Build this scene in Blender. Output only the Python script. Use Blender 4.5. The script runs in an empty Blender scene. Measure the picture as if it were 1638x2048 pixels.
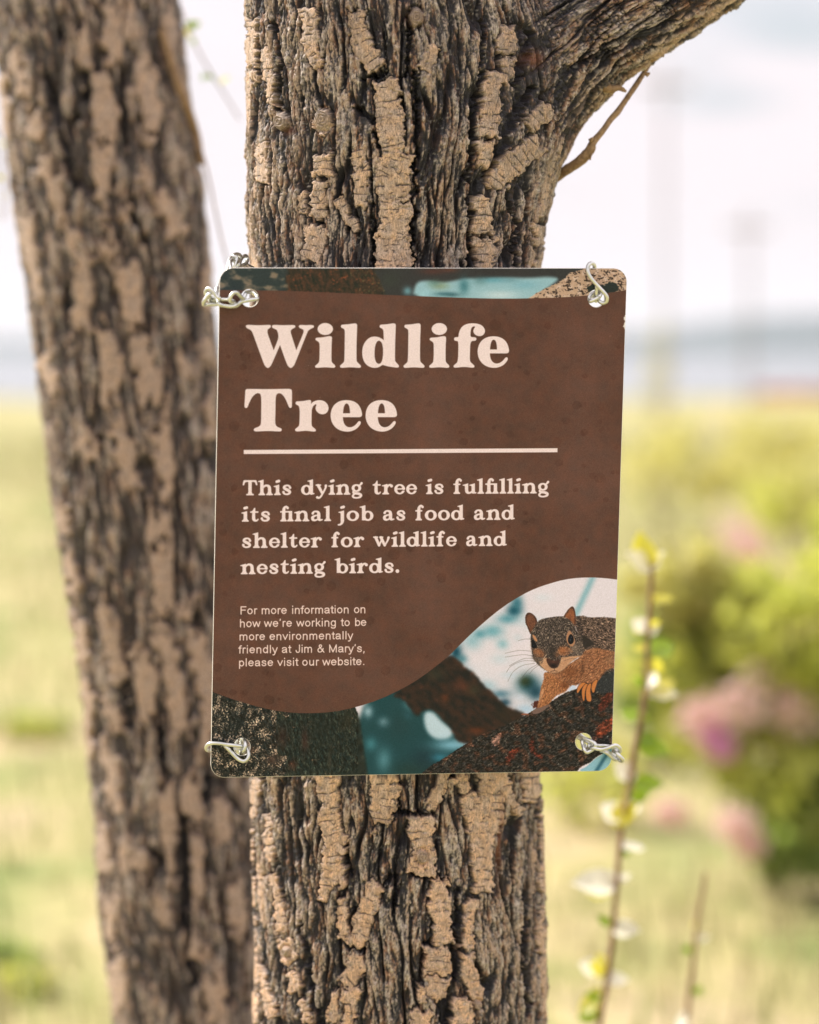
import bpy, math, random
import numpy as np
from mathutils import Vector, Matrix

# ================================================================ camera, world, sun, exposure
SC = bpy.context.scene
COL = SC.collection
FPX = 85 / 36 * 2048
PITCH = math.atan(319 / FPX)
CAMZ = 1.4
cam_d = bpy.data.cameras.new('camera'); cam = bpy.data.objects.new('camera', cam_d); COL.objects.link(cam)
cam.location = (0, 0, CAMZ); cam.rotation_euler = (math.pi / 2 - PITCH, 0, 0)
cam_d.lens = 85; cam_d.sensor_width = 36; cam_d.sensor_fit = 'AUTO'
cam_d.clip_start = .05; cam_d.clip_end = 12000
cam_d.dof.use_dof = True; cam_d.dof.focus_distance = 1.935; cam_d.dof.aperture_fstop = 2.6
SC.camera = cam

SUN_AZ, SUN_EL = math.radians(-66), math.radians(42)       # behind the trees, to the left
world = bpy.data.worlds.new('World'); SC.world = world; world.use_nodes = True
nt = world.node_tree; N = nt.nodes; Lk = nt.links; N.clear()
w_out = N.new('ShaderNodeOutputWorld')
sky = N.new('ShaderNodeTexSky'); sky.sky_type = 'NISHITA'; sky.sun_disc = False
sky.sun_elevation = SUN_EL; sky.sun_rotation = SUN_AZ; sky.air_density = 1.0; sky.dust_density = 2.0
b_sky = N.new('ShaderNodeBackground'); b_sky.inputs[1].default_value = 0.12; Lk.new(sky.outputs[0], b_sky.inputs[0])
tc = N.new('ShaderNodeTexCoord')
mp = N.new('ShaderNodeMapping'); mp.inputs['Scale'].default_value = (1.6, 1.6, 7.0); mp.inputs['Location'].default_value = (.3, .1, .35)
Lk.new(tc.outputs['Generated'], mp.inputs[0])
cn = N.new('ShaderNodeTexNoise'); cn.inputs['Scale'].default_value = 2.2; cn.inputs['Detail'].default_value = 4
Lk.new(mp.outputs[0], cn.inputs['Vector'])
cr = N.new('ShaderNodeValToRGB')
cr.color_ramp.elements[0].position = .30; cr.color_ramp.elements[0].color = (.60, .60, .64, 1)
cr.color_ramp.elements[1].position = .47; cr.color_ramp.elements[1].color = (.750, .682, .705, 1)
Lk.new(cn.outputs[0], cr.inputs[0])
sx = N.new('ShaderNodeSeparateXYZ'); Lk.new(tc.outputs['Generated'], sx.inputs[0])      # a bright veil of cloud, brighter towards the zenith
zen = N.new('ShaderNodeMapRange'); zen.inputs[1].default_value = 0; zen.inputs[2].default_value = 1; zen.inputs[3].default_value = 1; zen.inputs[4].default_value = 1.75; Lk.new(sx.outputs[2], zen.inputs[0])
b_cl = N.new('ShaderNodeBackground'); Lk.new(zen.outputs[0], b_cl.inputs[1]); pass
def cloud_spot(src, az, el, ra, re, depth):
    """a soft grey cloud in one direction"""
    def M(op, a, b):
        n = N.new('ShaderNodeMath'); n.operation = op
        for i, v in enumerate((a, b)):
            if isinstance(v, (int, float)): n.inputs[i].default_value = v
            else: Lk.new(v, n.inputs[i])
        return n.outputs[0]
    u = M('DIVIDE', M('SUBTRACT', M('DIVIDE', sx.outputs[0], sx.outputs[1]), az), ra); v = M('DIVIDE', M('SUBTRACT', M('DIVIDE', sx.outputs[2], sx.outputs[1]), el), re)
    wob = M('MULTIPLY', M('SUBTRACT', cn.outputs[0], .5), 1.5)
    d = M('ADD', M('SQRT', M('ADD', M('MULTIPLY', u, u), M('MULTIPLY', v, v)), 0), wob)
    r = N.new('ShaderNodeMapRange'); r.interpolation_type = 'SMOOTHSTEP'; r.inputs[1].default_value = .1; r.inputs[2].default_value = 1.25; r.inputs[3].default_value = depth; r.inputs[4].default_value = 0; Lk.new(d, r.inputs[0])
    mx = N.new('ShaderNodeMix'); mx.data_type = 'RGBA'; Lk.new(r.outputs[0], mx.inputs[0]); Lk.new(src, mx.inputs[6]); mx.inputs[7].default_value = (.45, .50, .53, 1)
    return mx.outputs[2]
c_out = cr.outputs[0]
for spot in ((.128, .103, .036, .010, .75), (.118, .118, .020, .009, .35), (.160, .130, .030, .010, .8), (.145, .143, .030, .008, .45), (-.05, .2, .1, .012, .4), (.33, .09, .07, .012, .6), (-.30, .13, .09, .014, .6)):
    c_out = cloud_spot(c_out, *spot)
cov = N.new('ShaderNodeMapRange'); cov.inputs[1].default_value = .25; cov.inputs[2].default_value = .5; cov.inputs[3].default_value = .8; cov.inputs[4].default_value = .97
Lk.new(cn.outputs[0], cov.inputs[0])
Lk.new(c_out, b_cl.inputs[0])
mixw = N.new('ShaderNodeMixShader'); Lk.new(cov.outputs[0], mixw.inputs[0]); Lk.new(b_sky.outputs[0], mixw.inputs[1]); Lk.new(b_cl.outputs[0], mixw.inputs[2])
Lk.new(mixw.outputs[0], w_out.inputs[0])

sun_d = bpy.data.lights.new('sun', 'SUN'); sun_d.energy = 5.0; sun_d.angle = math.radians(.55); sun_d.color = (1, .93, .84)
sun = bpy.data.objects.new('sun', sun_d); COL.objects.link(sun)
to_sun = Vector((math.sin(SUN_AZ) * math.cos(SUN_EL), math.cos(SUN_AZ) * math.cos(SUN_EL), math.sin(SUN_EL)))
sun.rotation_euler = to_sun.to_track_quat('Z', 'Y').to_euler(); sun.location = (-3, 3, 6)

SC.view_settings.view_transform = 'Standard'; SC.view_settings.look = 'None'; SC.view_settings.gamma = 1
SC.view_settings.use_curve_mapping = False; SC.view_settings.exposure = 0.33
SC.render.engine = 'CYCLES'
cy = SC.cycles; cy.use_denoising = True; cy.max_bounces = 7; cy.transparent_max_bounces = 12; cy.volume_bounces = 1
cy.use_adaptive_sampling = True; cy.adaptive_threshold = .012; cy.sample_clamp_indirect = 6
# ---------------------------------------------------------------- numeric helpers
_rs = np.random.RandomState(7)
_PERM = _rs.permutation(4096).astype(np.int32)
_GA = _rs.rand(4096) * 2 * math.pi
_GX, _GY = np.cos(_GA), np.sin(_GA)
_HV = _rs.rand(4096)

def _h(ix, iy):
    return _PERM[(_PERM[ix & 4095] + iy) & 4095]

def noise(x, y, seed=0):
    """2-D gradient noise, about -1..1"""
    x = np.asarray(x, dtype=np.float64) + seed * 37.17
    y = np.asarray(y, dtype=np.float64) + seed * 91.73
    xi = np.floor(x).astype(np.int32); yi = np.floor(y).astype(np.int32)
    fx = x - xi; fy = y - yi
    u = fx * fx * fx * (fx * (fx * 6 - 15) + 10); v = fy * fy * fy * (fy * (fy * 6 - 15) + 10)
    a = _h(xi, yi); b = _h(xi + 1, yi); c = _h(xi, yi + 1); d = _h(xi + 1, yi + 1)
    na = _GX[a] * fx + _GY[a] * fy
    nb = _GX[b] * (fx - 1) + _GY[b] * fy
    nc = _GX[c] * fx + _GY[c] * (fy - 1)
    nd = _GX[d] * (fx - 1) + _GY[d] * (fy - 1)
    return 1.5 * ((na + u * (nb - na)) * (1 - v) + (nc + u * (nd - nc)) * v)

def fbm(x, y, seed=0, octaves=4, gain=0.5):
    s = 0; a = 1.0; t = 0
    for k in range(octaves):
        s = s + a * noise(x * 2 ** k, y * 2 ** k, seed + k * 3.1); t += a; a *= gain
    return s / t

def sstep(a, b, x):
    t = np.clip((x - a) / (b - a), 0, 1)
    return t * t * (3 - 2 * t)

def lin(c):
    c = np.asarray(c, dtype=np.float64) / 255.0
    return np.where(c <= 0.04045, c / 12.92, ((c + 0.055) / 1.055) ** 2.4)

# ---------------------------------------------------------------- the printed face of the sign
# A flat print, drawn in a local frame x 400..1270, y 520..1570 (units of 0.4 mm), two samples per unit.
PX0, PY0, PX1, PY1, PS = 400.0, 520.0, 1270.0, 1570.0, 2
PW, PH = int((PX1 - PX0) * PS), int((PY1 - PY0) * PS)

def chaikin(p, n=2):
    p = np.asarray(p, dtype=float)
    for _ in range(n):
        q = np.roll(p, -1, axis=0)
        p = np.stack([p * .75 + q * .25, p * .25 + q * .75], 1).reshape(-1, 2)
    return p

def gblur(C, sig, sy, sx):
    R = C[sy, sx].copy(); k = np.arange(-int(3 * sig), int(3 * sig) + 1); w = np.exp(-.5 * (k / sig) ** 2); w /= w.sum(); r = len(k) // 2
    for ax in (0, 1):
        P = np.pad(R, [(r, r) if a == ax else (0, 0) for a in range(3)], mode='edge'); R = 0
        for i, wi in enumerate(w):
            R = R + wi * (P[i:i + P.shape[0] - 2 * r] if ax == 0 else P[:, i:i + P.shape[1] - 2 * r])
    C = C.copy(); C[sy, sx] = R; return C

class Print:
    def __init__(s):
        ys, xs = np.mgrid[0:PH, 0:PW]
        s.X = (xs + .5) / PS + PX0; s.Y = (ys + .5) / PS + PY0
        s.C = np.zeros((PH, PW, 3)) + np.array((97, 68, 55))
    def box(s, x0, y0, x1, y1):
        a = max(0, int((y0 - PY0) * PS)); b = min(PH, int((y1 - PY0) * PS) + 1)
        c = max(0, int((x0 - PX0) * PS)); d = min(PW, int((x1 - PX0) * PS) + 1)
        return slice(a, max(a, b)), slice(c, max(c, d))
    def sdf_poly(s, poly, pad):
        poly = np.asarray(poly, dtype=float)
        x0, y0 = poly.min(0) - pad; x1, y1 = poly.max(0) + pad
        sl = s.box(x0, y0, x1, y1)
        X, Y = s.X[sl], s.Y[sl]
        if X.size == 0: return sl, X
        d = np.full(X.shape, 1e9); inside = np.zeros(X.shape, bool)
        n = len(poly)
        for i in range(n):
            ax, ay = poly[i]; bx, by = poly[(i + 1) % n]
            ex, ey = bx - ax, by - ay
            wx, wy = X - ax, Y - ay
            t = np.clip((wx * ex + wy * ey) / (ex * ex + ey * ey + 1e-12), 0, 1)
            d = np.minimum(d, (wx - ex * t) ** 2 + (wy - ey * t) ** 2)
            if ay != by:
                inside ^= ((ay > Y) != (by > Y)) & (X < ex * (Y - ay) / ey + ax)
        d = np.sqrt(d)
        return sl, np.where(inside, -d, d)
    def put(s, sl, mask, color):
        m = mask[..., None]
        if callable(color): color = color(s.X[sl], s.Y[sl])
        s.C[sl] = s.C[sl] * (1 - m) + np.asarray(color) * m
    def poly(s, pts, color, soft=.35, smooth=2, rough=0, rs=6):
        p = chaikin(pts, smooth) if smooth else pts
        sl, d = s.sdf_poly(p, soft * 2 + rough + 1)
        if d.size == 0: return
        if rough: d = d + rough * fbm(s.X[sl] / rs, s.Y[sl] / rs, 5, 3)
        m = sstep(soft, -soft, d)
        s.put(sl, m, color)
        return sl, m
    def blob(s, x, y, rx, ry, color, a=1.0, ang=0, hard=0):
        R = max(rx, ry) * (2.2 if not hard else 1.3)
        sl = s.box(x - R, y - R, x + R, y + R)
        dx, dy = s.X[sl] - x, s.Y[sl] - y
        c, q = math.cos(ang), math.sin(ang)
        r = np.sqrt(((dx * c + dy * q) / rx) ** 2 + ((-dx * q + dy * c) / ry) ** 2)
        m = a * (sstep(1 + .5 * (1 - hard), 1 - .5 * (1 - hard), r) if hard else np.exp(-r * r * 1.4) * 1.0)
        s.put(sl, m, color)
    def dist_strokes(s, X, Y, strokes):
        d = np.full(X.shape, 1e9)
        for st in strokes:
            st = np.asarray(st, dtype=float)
            if len(st) == 1: st = np.vstack([st, st + [[1e-3, 0, 0]]])
            for (ax, ay, ar), (bx, by, br) in zip(st[:-1], st[1:]):
                ex, ey = bx - ax, by - ay
                wx, wy = X - ax, Y - ay
                t = np.clip((wx * ex + wy * ey) / (ex * ex + ey * ey + 1e-12), 0, 1)
                d = np.minimum(d, np.hypot(wx - ex * t, wy - ey * t) - (ar + (br - ar) * t))
        return d
    def glyph(s, strokes, polys, tf, color, grow=0.0):
        """strokes/polys in glyph units; tf = (ox, oy, scale_x, scale_y, slope)"""
        ox, oy, sx, sy, sl_ = tf
        def T(x, y): return ox + x * sx, oy - y * sy + (x * sx) * sl_
        ps = []
        for st in strokes:
            ps.append([(*T(x, y), r * abs(sy) + grow) for x, y, r in st])
        allp = [p for st in ps for p in st] + [(*T(x, y), 0) for pl in polys for x, y in pl]
        if not allp: return
        A = np.array(allp); x0, y0 = (A[:, :2] - A[:, 2:]).min(0) - 2; x1, y1 = (A[:, :2] + A[:, 2:]).max(0) + 2
        box = s.box(x0, y0, x1, y1); X, Y = s.X[box], s.Y[box]
        d = s.dist_strokes(X, Y, ps) if ps else np.full(X.shape, 1e9)
        for pl in polys:
            p = [T(x, y) for x, y in pl]
            b2, dd = s.sdf_poly(p, 3)
            ya, xa = b2[0].start - box[0].start, b2[1].start - box[1].start
            ya2, xa2 = max(ya, 0), max(xa, 0)
            h = min(dd.shape[0] - (ya2 - ya), d.shape[0] - ya2); w = min(dd.shape[1] - (xa2 - xa), d.shape[1] - xa2)
            sub = dd[ya2 - ya:ya2 - ya + h, xa2 - xa:xa2 - xa + w]
            d[ya2:ya2 + h, xa2:xa2 + w] = np.minimum(d[ya2:ya2 + h, xa2:xa2 + w], sub)
        s.put(box, sstep(.35, -.35, d), color)

def smooth_path(pts, n=6):
    """Catmull-Rom through (x, y, r) points"""
    p = np.asarray(pts, dtype=float)
    if len(p) < 3: return p
    q = np.vstack([2 * p[0] - p[1], p, 2 * p[-1] - p[-2]]); out = []
    for i in range(1, len(q) - 2):
        for t in np.linspace(0, 1, n, endpoint=False):
            a, b, c, d = q[i - 1], q[i], q[i + 1], q[i + 2]
            out.append(.5 * (2 * b + (c - a) * t + (2 * a - 5 * b + 4 * c - d) * t * t + (3 * b - a - 3 * c + d) * t ** 3))
    out.append(p[-1]); return np.array(out)

def ell(cx, cy, rx, ry, a0=0, a1=360, thin=1.7, thick=3.4, n=22):
    o = []
    for k in range(n + 1):
        a = math.radians(a0 + (a1 - a0) * k / n)
        o.append((cx + rx * math.cos(a), cy + ry * math.sin(a), thin + (thick - thin) * math.cos(a) ** 2))
    return o

def serif_glyphs():
    R = 3.35
    def stem(x, y0, y1): return [(x - R, y0), (x - R, y1), (x + R, y1), (x + R, y0)]
    def foot(x, w=5.2): return [(x - w, 1.5, 1.5), (x + w, 1.5, 1.5)]
    def brk(x): return [(x - R, 6.5), (x - R - 1.3, 3.4), (x - R - 2.6, 2.4), (x + R + 2.6, 2.4), (x + R + 1.3, 3.4), (x + R, 6.5)]
    def flag(x, t): return [(x - 7.4, t - 4.4), (x - 7.6, t - 2.6), (x - 5, t - 1.9), (x + 1, t - .2), (x + R - .6, t + .5), (x + R, t - .4), (x + R, t - 6), (x - R, t - 6.5), (x - 4.2, t - 4.6)]
    sp = smooth_path
    dot = lambda x: [[(x - 2, 27.0, 2.7), (x + 2, 28.2, 2.9)]]
    g = {}
    g['i'] = (13, [foot(6.6)] + dot(7.3), [stem(6.8, 1, 17), brk(6.8), flag(6.8, 20.8)])
    g['l'] = (13, [foot(6.6)], [stem(6.8, 1, 27), brk(6.8), flag(6.8, 31)])
    arch = sp([(8.5, 14.5, 1.7), (12.5, 18.6, 2.0), (17, 19.3, 2.3), (20.6, 16.8, 3.1), (21.6, 12, R), (21.6, 3, R)])
    g['h'] = (28.5, [foot(6.6), foot(21.6), arch], [stem(6.8, 1, 27), brk(6.8), brk(21.6), flag(6.8, 31)])
    g['n'] = (28.2, [foot(6.6), foot(21.6), arch], [stem(6.8, 1, 17), brk(6.8), brk(21.6), flag(6.8, 20.8)])
    g['u'] = (26.5, [sp([(7.2, 16, R), (7.2, 8, R), (8.2, 4, 3.1), (11.5, 2, 2.2), (15.5, 3, 1.8), (19, 6, 1.8)]), [(20, 2, 1.6), (25, 2.2, 1.5)]], [stem(20.2, 1, 17), flag(7.2, 20.8), flag(20.2, 20.8)])
    g['d'] = (26.5, [ell(10.8, 10.1, 7.6, 8.5, thin=1.8, thick=3.3), [(20, 2, 1.8), (25.2, 2.8, 1.4)]], [stem(20.4, 1.5, 27), flag(20.4, 31)])
    g['b'] = (25.2, [ell(14.6, 10.1, 7.4, 8.5, thin=1.8, thick=3.3)], [stem(6.6, 1, 27), flag(6.6, 31)])
    g['o'] = (24.4, [ell(12.2, 10.3, 8.7, 8.8, thin=1.8, thick=3.4)], [])
    g['e'] = (21.3, [ell(10.9, 10.3, 7.7, 8.7, 8, 322, thin=1.7, thick=3.1), [(5, 10.9, 1.4), (18.6, 10.9, 1.4)], [(17.2, 5, 1.6), (19.2, 6.2, 1.3)]], [])
    g['s'] = (20, [sp([(16.2, 14.6, 2.6), (14.6, 18, 2.0), (10.3, 19.3, 1.8), (5.8, 17.7, 2.3), (4.7, 14.6, 2.8), (8, 11.9, 3.1), (12.8, 9.5, 3.1), (15.7, 6.2, 2.8), (14, 2.9, 2.2), (9.5, 1.7, 1.8), (5, 2.9, 1.9), (3.4, 6.2, 2.6)])], [])
    g['y'] = (24, [[(5.6, 18.8, 3.1), (13.4, 3.5, 2.6)], sp([(20.6, 18.2, 2.7), (19.8, 13.5, 2.0), (14.5, 3, 1.9), (10, -4, 2.0), (6.8, -6, 2.0), (3.8, -5, 2.7)]), [(1.6, 19.6, 1.5), (10, 19.6, 1.5)]], [])
    g['g'] = (24, [ell(10, 13.2, 6.6, 6.1, thin=1.8, thick=3.0), sp([(14.5, 17.5, 1.6), (18, 20, 1.9), (20.2, 22.8, 2.5)]), sp([(6, 8.2, 1.6), (3.8, 5.5, 2.0), (5.6, 3, 2.3), (13.5, 2.0, 2.7), (18.6, -.6, 2.8), (17.6, -4.4, 2.3), (11, -6.4, 1.7), (4.6, -5.3, 2.0), (3, -2.0, 2.1), (6.5, 1.5, 1.7)])], [])
    g['t'] = (17.6, [sp([(7.6, 19, 3.0), (7.4, 8, R), (8.2, 4, 3.1), (11, 2, 2.1), (14, 2.6, 1.6), (15.6, 4.6, 1.4)]), [(2.2, 19.2, 1.6), (15, 19.2, 1.6)]], [[(2, 20), (5.6, 22.5), (8.4, 27.5), (10.4, 28), (10.8, 18), (4, 18)]])
    g['r'] = (21, [foot(6.6), sp([(9, 13.5, 1.7), (11.6, 17.6, 2.0), (15.2, 19, 2.1), (17.9, 16.8, 3.1)])], [stem(6.8, 1, 17), brk(6.8), flag(6.8, 20.8)])
    fs = [foot(7.4), sp([(7.5, 20, R), (8.0, 24.5, 3.1), (9.7, 28.2, 2.4), (12.6, 29.6, 1.9), (15, 27.0, 2.7)]), [(2, 19.3, 1.6), (13.2, 19.3, 1.6)]]
    g['f'] = (17.5, fs, [stem(7.5, 1, 21), brk(7.5)])
    g['F'] = (26.6, [foot(7.2, 5), fs[1], [(2, 19.3, 1.6), (18.5, 19.3, 1.6)], foot(20.2, 5)], [stem(7.5, 1, 21), stem(20.4, 1, 20.9), brk(7.5), brk(20.4)])
    g['a'] = (24.8, [sp([(4.7, 15.6, 2.6), (6.8, 18.7, 1.9), (11, 19.5, 1.9), (15, 17.8, 2.7), (16.2, 13.6, R), (16.2, 5.5, R), (18.2, 2.4, 2.2), (22.6, 3.0, 1.4)]), sp([(15, 12.2, 1.5), (8.4, 10.6, 1.9), (4.4, 7.4, 2.9), (5, 3.4, 2.8), (9, 1.9, 2.0), (13, 3.4, 1.7), (16, 6.2, 1.5)])], [])
    g['j'] = (13, [sp([(7.3, 3, R), (7.2, -1, 3.2), (5.6, -5, 2.5), (2.4, -7.2, 1.9), (0, -7.4, 1.7)])] + dot(7.6), [stem(7.3, 0, 17), flag(7.3, 20.8)])
    g['w'] = (34.6, [[(5.4, 18.8, 3.0), (12, 3.4, 2.7)], [(12, 3, 1.9), (17.4, 15, 1.8)], [(15.8, 18.8, 3.0), (23, 3.4, 2.7)], sp([(23, 3, 1.9), (28.4, 12, 1.9), (30.6, 18.4, 2.7)]), [(1.6, 19.6, 1.5), (9, 19.6, 1.5)], [(13.5, 19.6, 1.5), (19, 19.6, 1.5)]], [])
    g['T'] = (29, [foot(14.6, 6.2), [(4.2, 28.6, 1.9), (25, 28.6, 1.9)], [(3.6, 28, 2.2), (1.9, 21.6, 1.7)], [(25.4, 28, 2.2), (27.3, 21.6, 1.7)]], [stem(14.6, 1, 29), brk(14.6), [(3, 29), (3.5, 24.5), (7.5, 27), (22, 27), (25.6, 24.5), (26, 29)]])
    g['.'] = (8, [[(4, 3.6, 3.8)]], [])
    return g

def sans_glyphs():
    r = 44
    def P(*pts): return [(x, y, r) for x, y in pts]
    def C(*pts): return smooth_path([(x, y, r) for x, y in pts], 5)
    def O(cx, cy=260, rx=195, ry=222, a0=0, a1=360): return ell(cx, cy, rx, ry, a0, a1, r, r, 20)
    arch = C((112, 300), (150, 420), (270, 478), (400, 440), (445, 330), (445, 0))
    g = {'F': (611, [P((122, 20), (122, 672), (560, 672)), P((122, 375), (500, 375))]), 'o': (556, [O(278)]),
         'r': (333, [P((110, 20), (110, 475)), C((110, 300), (140, 420), (220, 478), (305, 460))]),
         'm': (833, [P((110, 20), (110, 475)), C((110, 320), (150, 430), (250, 478), (370, 440), (412, 330), (412, 20)), C((412, 320), (455, 430), (560, 478), (680, 440), (718, 330), (718, 20))]),
         'e': (556, [O(278, 260, 203, 222, 5, 325), P((80, 275), (480, 275))]), 'i': (222, [P((111, 20), (111, 475)), P((111, 650), (111, 690))]),
         'n': (556, [P((110, 20), (110, 475)), arch]), 'f': (278, [C((140, 20), (140, 400), (145, 590), (190, 665), (285, 675)), P((30, 475), (250, 475))]),
         'a': (556, [C((85, 370), (130, 450), (260, 478), (390, 450), (432, 370), (435, 150), (465, 20)), C((435, 290), (260, 262), (120, 225), (78, 140), (120, 60), (220, 34), (350, 75), (435, 180))]),
         't': (278, [C((140, 630), (140, 400), (140, 120), (165, 50), (250, 45)), P((35, 475), (250, 475))]),
         'h': (556, [P((110, 20), (110, 690)), arch]), 'w': (722, [P((45, 475), (190, 35), (361, 470), (532, 35), (677, 475))]),
         '’': (222, [P((115, 680), (115, 620), (85, 560))]), 'k': (500, [P((110, 20), (110, 690)), P((410, 475), (112, 200)), P((225, 310), (445, 25))]),
         'g': (556, [O(268, 262, 185, 220), C((448, 475), (448, 200), (446, -20), (400, -135), (270, -168), (130, -145), (90, -70))]),
         'b': (556, [P((110, 20), (110, 690)), O(292, 260, 185)]), 'v': (500, [P((45, 475), (250, 35), (455, 475))]), 'l': (222, [P((111, 20), (111, 690))]),
         'y': (500, [P((45, 475), (252, 10)), C((455, 475), (300, 100), (215, -110), (150, -165), (70, -160))]),
         'd': (556, [O(268, 260, 185), P((448, 20), (448, 690))]), 'J': (500, [C((385, 690), (385, 400), (380, 150), (320, 55), (225, 35), (120, 80), (80, 215))]),
         '&': (667, [C((620, 25), (420, 260), (230, 500), (195, 590), (240, 665), (310, 680), (385, 650), (405, 570), (350, 480), (190, 385), (95, 280), (90, 150), (160, 60), (270, 38), (400, 100), (500, 220), (540, 360))]),
         'M': (833, [P((120, 20), (120, 672), (416, 40), (712, 672), (712, 20))]),
         's': (500, [C((405, 365), (360, 450), (240, 478), (125, 445), (95, 375), (135, 305), (260, 265), (385, 220), (415, 140), (365, 65), (245, 35), (125, 68), (78, 155))]),
         ',': (278, [P((135, 45), (138, 10), (105, -95))]), 'p': (556, [P((110, -180), (110, 475)), O(292, 260, 185)]),
         'u': (556, [C((110, 475), (110, 200), (130, 90), (230, 40), (350, 75), (445, 180)), P((445, 20), (445, 475))]), '.': (278, [[(135, 50, 55)]])}
    return g

def draw_text(P_):
    col = (233, 213, 203)
    o1 = lambda pts, sc, ox, oy: [(x / sc + ox, y / sc + oy) for x, y in pts]
    W = [(62,125),(66,112),(85,106),(200,113),(315,107),(335,112),(338,130),(325,143),(305,155),(298,180),(305,215),(368,384),(368,384),(412,275),(420,240),(415,195),(403,165),(380,152),(355,142),(348,128),(352,112),(372,107),(480,112),(590,107),(607,120),(602,138),(570,152),(553,170),(555,200),(615,384),(615,384),(690,200),(697,172),(685,155),(655,145),(640,130),(645,113),(665,107),(725,111),(790,107),(810,122),(807,137),(775,150),(748,168),(735,190),(605,520),(585,560),(555,583),(525,562),(505,520),(437,328),(437,328),(350,530),(330,565),(303,583),(275,562),(255,520),(145,215),(130,178),(108,158),(75,145)]
    I = [(823,262),(830,250),(850,247),(905,243),(960,232),(985,229),(1003,238),(1005,260),(1000,330),(998,490),(1005,520),(1030,540),(1043,560),(1035,575),(1015,578),(930,570),(845,578),(822,574),(817,558),(830,545),(855,525),(868,500),(870,330),(866,305),(850,288),(828,277)]
    L = [(1100,122),(1107,107),(1130,104),(1190,100),(1240,92),(1262,90),(1278,101),(1280,130),(1273,300),(1272,490),(1280,515),(1305,537),(1324,557),(1317,575),(1295,578),(1210,570),(1120,578),(1095,575),(1089,556),(1105,540),(1130,520),(1140,495),(1143,300),(1145,180),(1140,158),(1125,147),(1105,138)]
    D = [(150,275),(150,275),(148,200),(145,165),(130,147),(108,138),(103,122),(112,107),(135,104),(195,100),(250,90),(270,92),(283,106),(281,140),(275,300),(272,490),(280,512),(303,535),(319,556),(312,574),(285,575),(200,563),(137,545),(137,545),(100,570),(55,580),(0,570),(-45,540),(-75,490),(-88,420),(-80,345),(-50,285),(-5,245),(45,233),(95,240),(135,262)]
    DH = [(98,277),(125,295),(140,340),(143,410),(138,480),(120,525),(95,536),(68,520),(52,475),(49,410),(55,340),(72,293)]
    F = [(917,262),(922,245),(940,241),(966,241),(968,210),(980,165),(1005,125),(1050,98),(1110,89),(1170,93),(1220,110),(1250,145),(1258,180),(1245,212),(1215,231),(1180,231),(1145,215),(1127,185),(1130,155),(1152,127),(1125,124),(1105,145),(1098,185),(1097,241),(1140,241),(1161,249),(1163,268),(1150,283),(1097,284),(1092,400),(1090,490),(1098,515),(1125,538),(1143,557),(1136,575),(1115,576),(1027,566),(940,576),(915,573),(910,556),(925,540),(950,520),(960,490),(964,400),(965,284),(935,284),(919,276)]
    E = [(1309,419),(1309,419),(1312,455),(1325,495),(1350,522),(1385,532),(1425,520),(1455,495),(1475,468),(1490,459),(1506,469),(1504,490),(1485,520),(1450,553),(1400,574),(1350,579),(1285,568),(1225,532),(1187,477),(1172,405),(1183,335),(1215,280),(1270,243),(1340,230),(1415,239),(1470,270),(1503,318),(1519,375),(1518,405),(1502,419),(1480,420)]
    EH = [(1310,376),(1310,376),(1318,310),(1333,278),(1350,267),(1370,280),(1383,315),(1387,376),(1387,376)]
    T = [(50,105),(57,89),(75,85),(270,89),(470,84),(493,89),(502,105),(500,200),(501,255),(493,270),(478,270),(466,250),(445,195),(415,145),(385,125),(355,132),(343,165),(342,300),(338,400),(345,440),(370,457),(399,466),(404,482),(394,496),(365,496),(265,490),(165,497),(139,494),(130,480),(140,464),(175,453),(198,435),(203,400),(204,300),(205,165),(195,132),(170,124),(140,140),(110,175),(85,230),(73,263),(60,273),(44,264),(42,245),(48,170)]
    Rr = [(534,222),(540,207),(555,205),(610,203),(665,191),(686,196),(685,230),(685,230),(705,208),(745,194),(790,194),(830,214),(852,250),(854,285),(836,319),(800,333),(765,326),(734,300),(725,265),(740,231),(715,240),(695,270),(690,320),(689,430),(697,450),(722,468),(734,483),(726,497),(700,497),(630,488),(560,497),(535,494),(528,478),(540,465),(562,450),(572,430),(575,350),(575,280),(567,252),(550,240),(538,235)]
    def title(outer, hole, sc, ox, oy):
        sl, d = P_.sdf_poly(chaikin(o1(outer, sc, ox, oy), 2), 3)
        if hole:
            s2, d2 = P_.sdf_poly(chaikin(o1(hole, sc, ox, oy), 2), 3)
            full = np.full(P_.X.shape, 1e9); full[s2] = d2
            d = np.maximum(d, -full[sl])
        P_.put(sl, sstep(.35, -.35, d), col)
    s1 = 5.46
    title(W, None, s1, 480, 630)
    title(I, None, s1, 480, 630); title(L, None, s1, 480, 630); title(D, DH, s1, 740, 630)
    title(L, None, s1, 480 + (1419.6 - 726) / s1, 630); title(I, None, s1, 740 - 173.5 / s1, 630)
    for x in (480 + 931 / s1, 740 + 757 / s1):
        a = [(x + 15.5 * math.cos(t), 658 + 12.1 * math.sin(t)) for t in np.linspace(0, 2 * math.pi, 24, endpoint=False)]
        P_.poly(a, col, smooth=1)
    title(F, None, s1, 740, 630); title(E, EH, s1, 740, 630)
    title(T, None, 4.818, 480, 760); title(Rr, None, 4.818, 480, 760)
    title(E, EH, s1, 740 - 294, 630 + 127.6); title(E, EH, s1, 740 - 224.1, 630 + 127.5)
    P_.poly([(487.5, 899.9), (1115, 896.4), (1115, 904.5), (487.5, 908.1)], col, smooth=0)
    G = serif_glyphs()
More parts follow.
